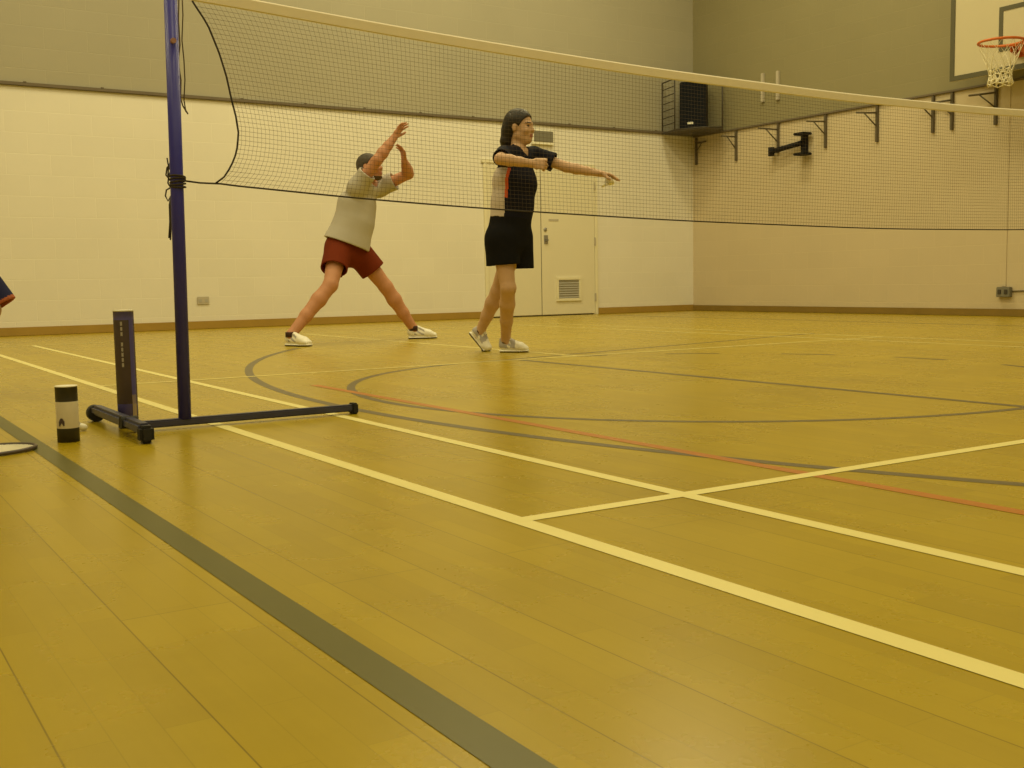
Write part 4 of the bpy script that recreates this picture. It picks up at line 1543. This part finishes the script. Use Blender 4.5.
    for hip, kn, cut in legs:
        e = hip + (kn - hip) * cut
        pf.ecap(hip, e, (.112, .120), (.112, .120), U=Rt, k=.05, cb=True)
    for hip, kn, cut in legs:
        ax_ = unit(kn - hip)
        e = hip + ax_ * np.linalg.norm(kn - hip) * cut
        pf.ecap(e - ax_ * .09, e + ax_ * .06, (.092, .098), (.104, .112), U=Rt, k=.004, mode='s')
    so = pf.mesh('shorts', [M['red_shorts']], body)
    b = MB()
    b.tube([Q(341, 262, .10), Q(340.6, 270, .14), Q(340.5, 277, .15)], [.006, .012, .016], 8)
    b.build('shorts_drawstring', M['red_shorts'], so)
    shoe(rh, rh + rax * .19, rt, unit(np.cross(rax, [0, 0, 1.0])), body, sc=1.16)
    shoe(lh, lh + lax * .19, lt, unit(np.cross(lax, [0, 0, 1.0])), body, sc=1.16)
    for an in (r_ank, l_ank):
        b = MB()
        b.tube([an - np.array([0, 0, .02]), an + np.array([0, 0, .010]), an + np.array([0, 0, .022])], [.047, .047, .045], 14)
        b.build('sock', M['sock'], body)


man()


# ---- a third player, almost wholly outside the left edge: only the knee of the shorts shows
def bystander():
    D = 5.0
    Q = lambda x, y, dv=0.0: at(x, y, D - dv)
    Fd = unit(HR + HV * .12)
    Rt = unit(np.cross(Fd, [0, 0, 1.0]))
    pel = Q(-62, 222)
    kn = Q(-12, 310)
    tdir = unit(kn - pel)
    up = np.array([0, 0, 1.0])
    neckb = pel + up * .50 - HR * .02
    chest = pel + up * .33 - HR * .01
    head_c = neckb + up * .17 + Fd * .02
    rs_, ls_ = neckb + Rt * .17 - up * .03, neckb - Rt * .17 - up * .03
    re_, le_ = rs_ - up * .27 - Fd * .12 + Rt * .05, ls_ - up * .27 - Fd * .12 - Rt * .05
    rw, lw = re_ - up * .20 + Fd * .08, le_ - up * .20 + Fd * .08
    rhip, lhip = pel + Rt * .09, pel - Rt * .09
    rk_, lk_ = kn + Rt * .0, pel - Rt * .22 - up * .40 - Fd * .06
    fr = rk_ - HR * .45
    rh = np.array([fr[0], fr[1], 0.0])
    rt = rh + Fd * .27
    fl_ = lk_ - Fd * .17 - Rt * .05
    lh = np.array([fl_[0], fl_[1], 0.0])
    lt = lh + Fd * .27
    r_ank, l_ank = rh + Fd * .05 + up * .09, lh + Fd * .05 + up * .09
    allp = np.array([pel, rs_, ls_, re_, rw, le_, lw, rh, rt, lh, lt, head_c, rk_, lk_])
    fd = Field(allp.min(0) - .20, allp.max(0) + .20, .006)
    fd.ecap(pel - up * .03, pel + up * .16, (.150, .110), (.130, .105), U=Rt, k=.03)
    fd.ecap(pel + up * .16, chest, (.130, .105), (.155, .110), U=Rt, k=.04)
    fd.ecap(chest, neckb - up * .05, (.155, .110), (.105, .07), U=Rt, k=.04)
    fd.ecap(rs_, ls_, .052, .052, k=.05)
    fd.ecap(neckb - up * .03, head_c - up * .05, .055, .052, k=.03)
    pf_ = head(fd, head_c, Fd, up)
    limb(fd, rhip, rk_, r_ank, .085, .052, .036, belly=.055)
    limb(fd, lhip, lk_, l_ank, .085, .052, .036, belly=.055)
    for an in (r_ank, l_ank):
        fd.ecap(an, an - up * .055 + Fd * .02, .034, .032)
    for s0, e, w in ((rs_, re_, rw), (ls_, le_, lw)):
        limb(fd, s0, e, w, .048, .038, .026, belly=.040)
        hand(fd, w, unit(w - e), Rt if s0 is ls_ else -Rt, Fd, curl=.35)
    body = fd.mesh('person', [M['skin'], M['lip'], M['eye']], None, pf_)
    tag(body, 'person almost outside the left edge, navy shorts leg with orange hem showing', 'person')
    hf = Field(head_c - .2, head_c + .2, .006)
    ax = (Fd, Rt, up)
    hf.ell(head_c - Fd * .018 + up * .036, ax, (.103, .085, .094), k=0)
    hf.ell(head_c + Fd * .072 - up * .02, ax, (.098, .1, .1), k=.01, mode='s')
    hf.ell(head_c - up * .10, ax, (.08, .12, .075), k=.01, mode='s')
    hf.mesh('hair', [M['hair']], body)
    sf = Field(allp.min(0) - .2, allp.max(0) + .2, .007)
    hem = pel - up * .02
    sf.ecap(hem, chest, (.175, .135), (.170, .125), U=Rt, k=.03, ca=True)
    sf.ecap(chest, neckb - up * .06, (.170, .125), (.115, .08), U=Rt, k=.05)
    sf.ecap(rs_, ls_, .064, .064, k=.05)
    for s0, e in ((rs_, re_), (ls_, le_)):
        sf.ecap(s0, s0 + (e - s0) * .6, .064, .07, k=.04, cb=True)
    sf.ecap(neckb - up * .05 + Fd * .03, neckb + up * .08, .045, .07, k=.01, mode='s')
    sf.mesh('shirt', [M['white_panel']], body)
    tip = Q(14.5, 298.5, .02)
    pf = Field(np.minimum(rk_, lk_) - .4, np.maximum(pel, rk_) + .4, .0065)
    pf.ecap(pel - up * .05, pel + up * .10, (.170, .135), (.150, .125), U=Rt, k=.02, cb=True)
    ends = []
    W = unit(np.cross(tdir, Rt))
    W = W if np.dot(W, HR) > 0 else -W
    for hip, kk in ((rhip, rk_), (lhip, lk_)):
        ax_ = unit(kk - hip)
        e = kk + ax_ * .015 if kk is rk_ else hip + (kk - hip) * .85
        ends.append((e, ax_))
        pf.ecap(hip, e, (.11, .12), (.110, .135), U=Rt, k=.05, cb=True)
    for e, ax_ in ends:
        pf.ecap(e - ax_ * .07, e + ax_ * .05, (.092, .112), (.100, .124), U=Rt, k=.004, mode='s')

    def pick_hem(q):
        m = np.zeros(len(q))
        dist = np.stack([np.linalg.norm(q - e, axis=1) for e, ax_ in ends])
        for i, (e, ax_) in enumerate(ends):
            t = (q - e) @ ax_
            m[(t > -.018) & (dist[i] < .17) & (dist[i] <= dist.min(0))] = 1
        return m
    pf.mesh('shorts', [M['navy_shorts'], M['hem_trim']], body, pick_hem)
    shoe(rh, rh + Fd * .18, rt, Rt, body)
    shoe(lh, lh + Fd * .18, lt, Rt, body)


bystander()
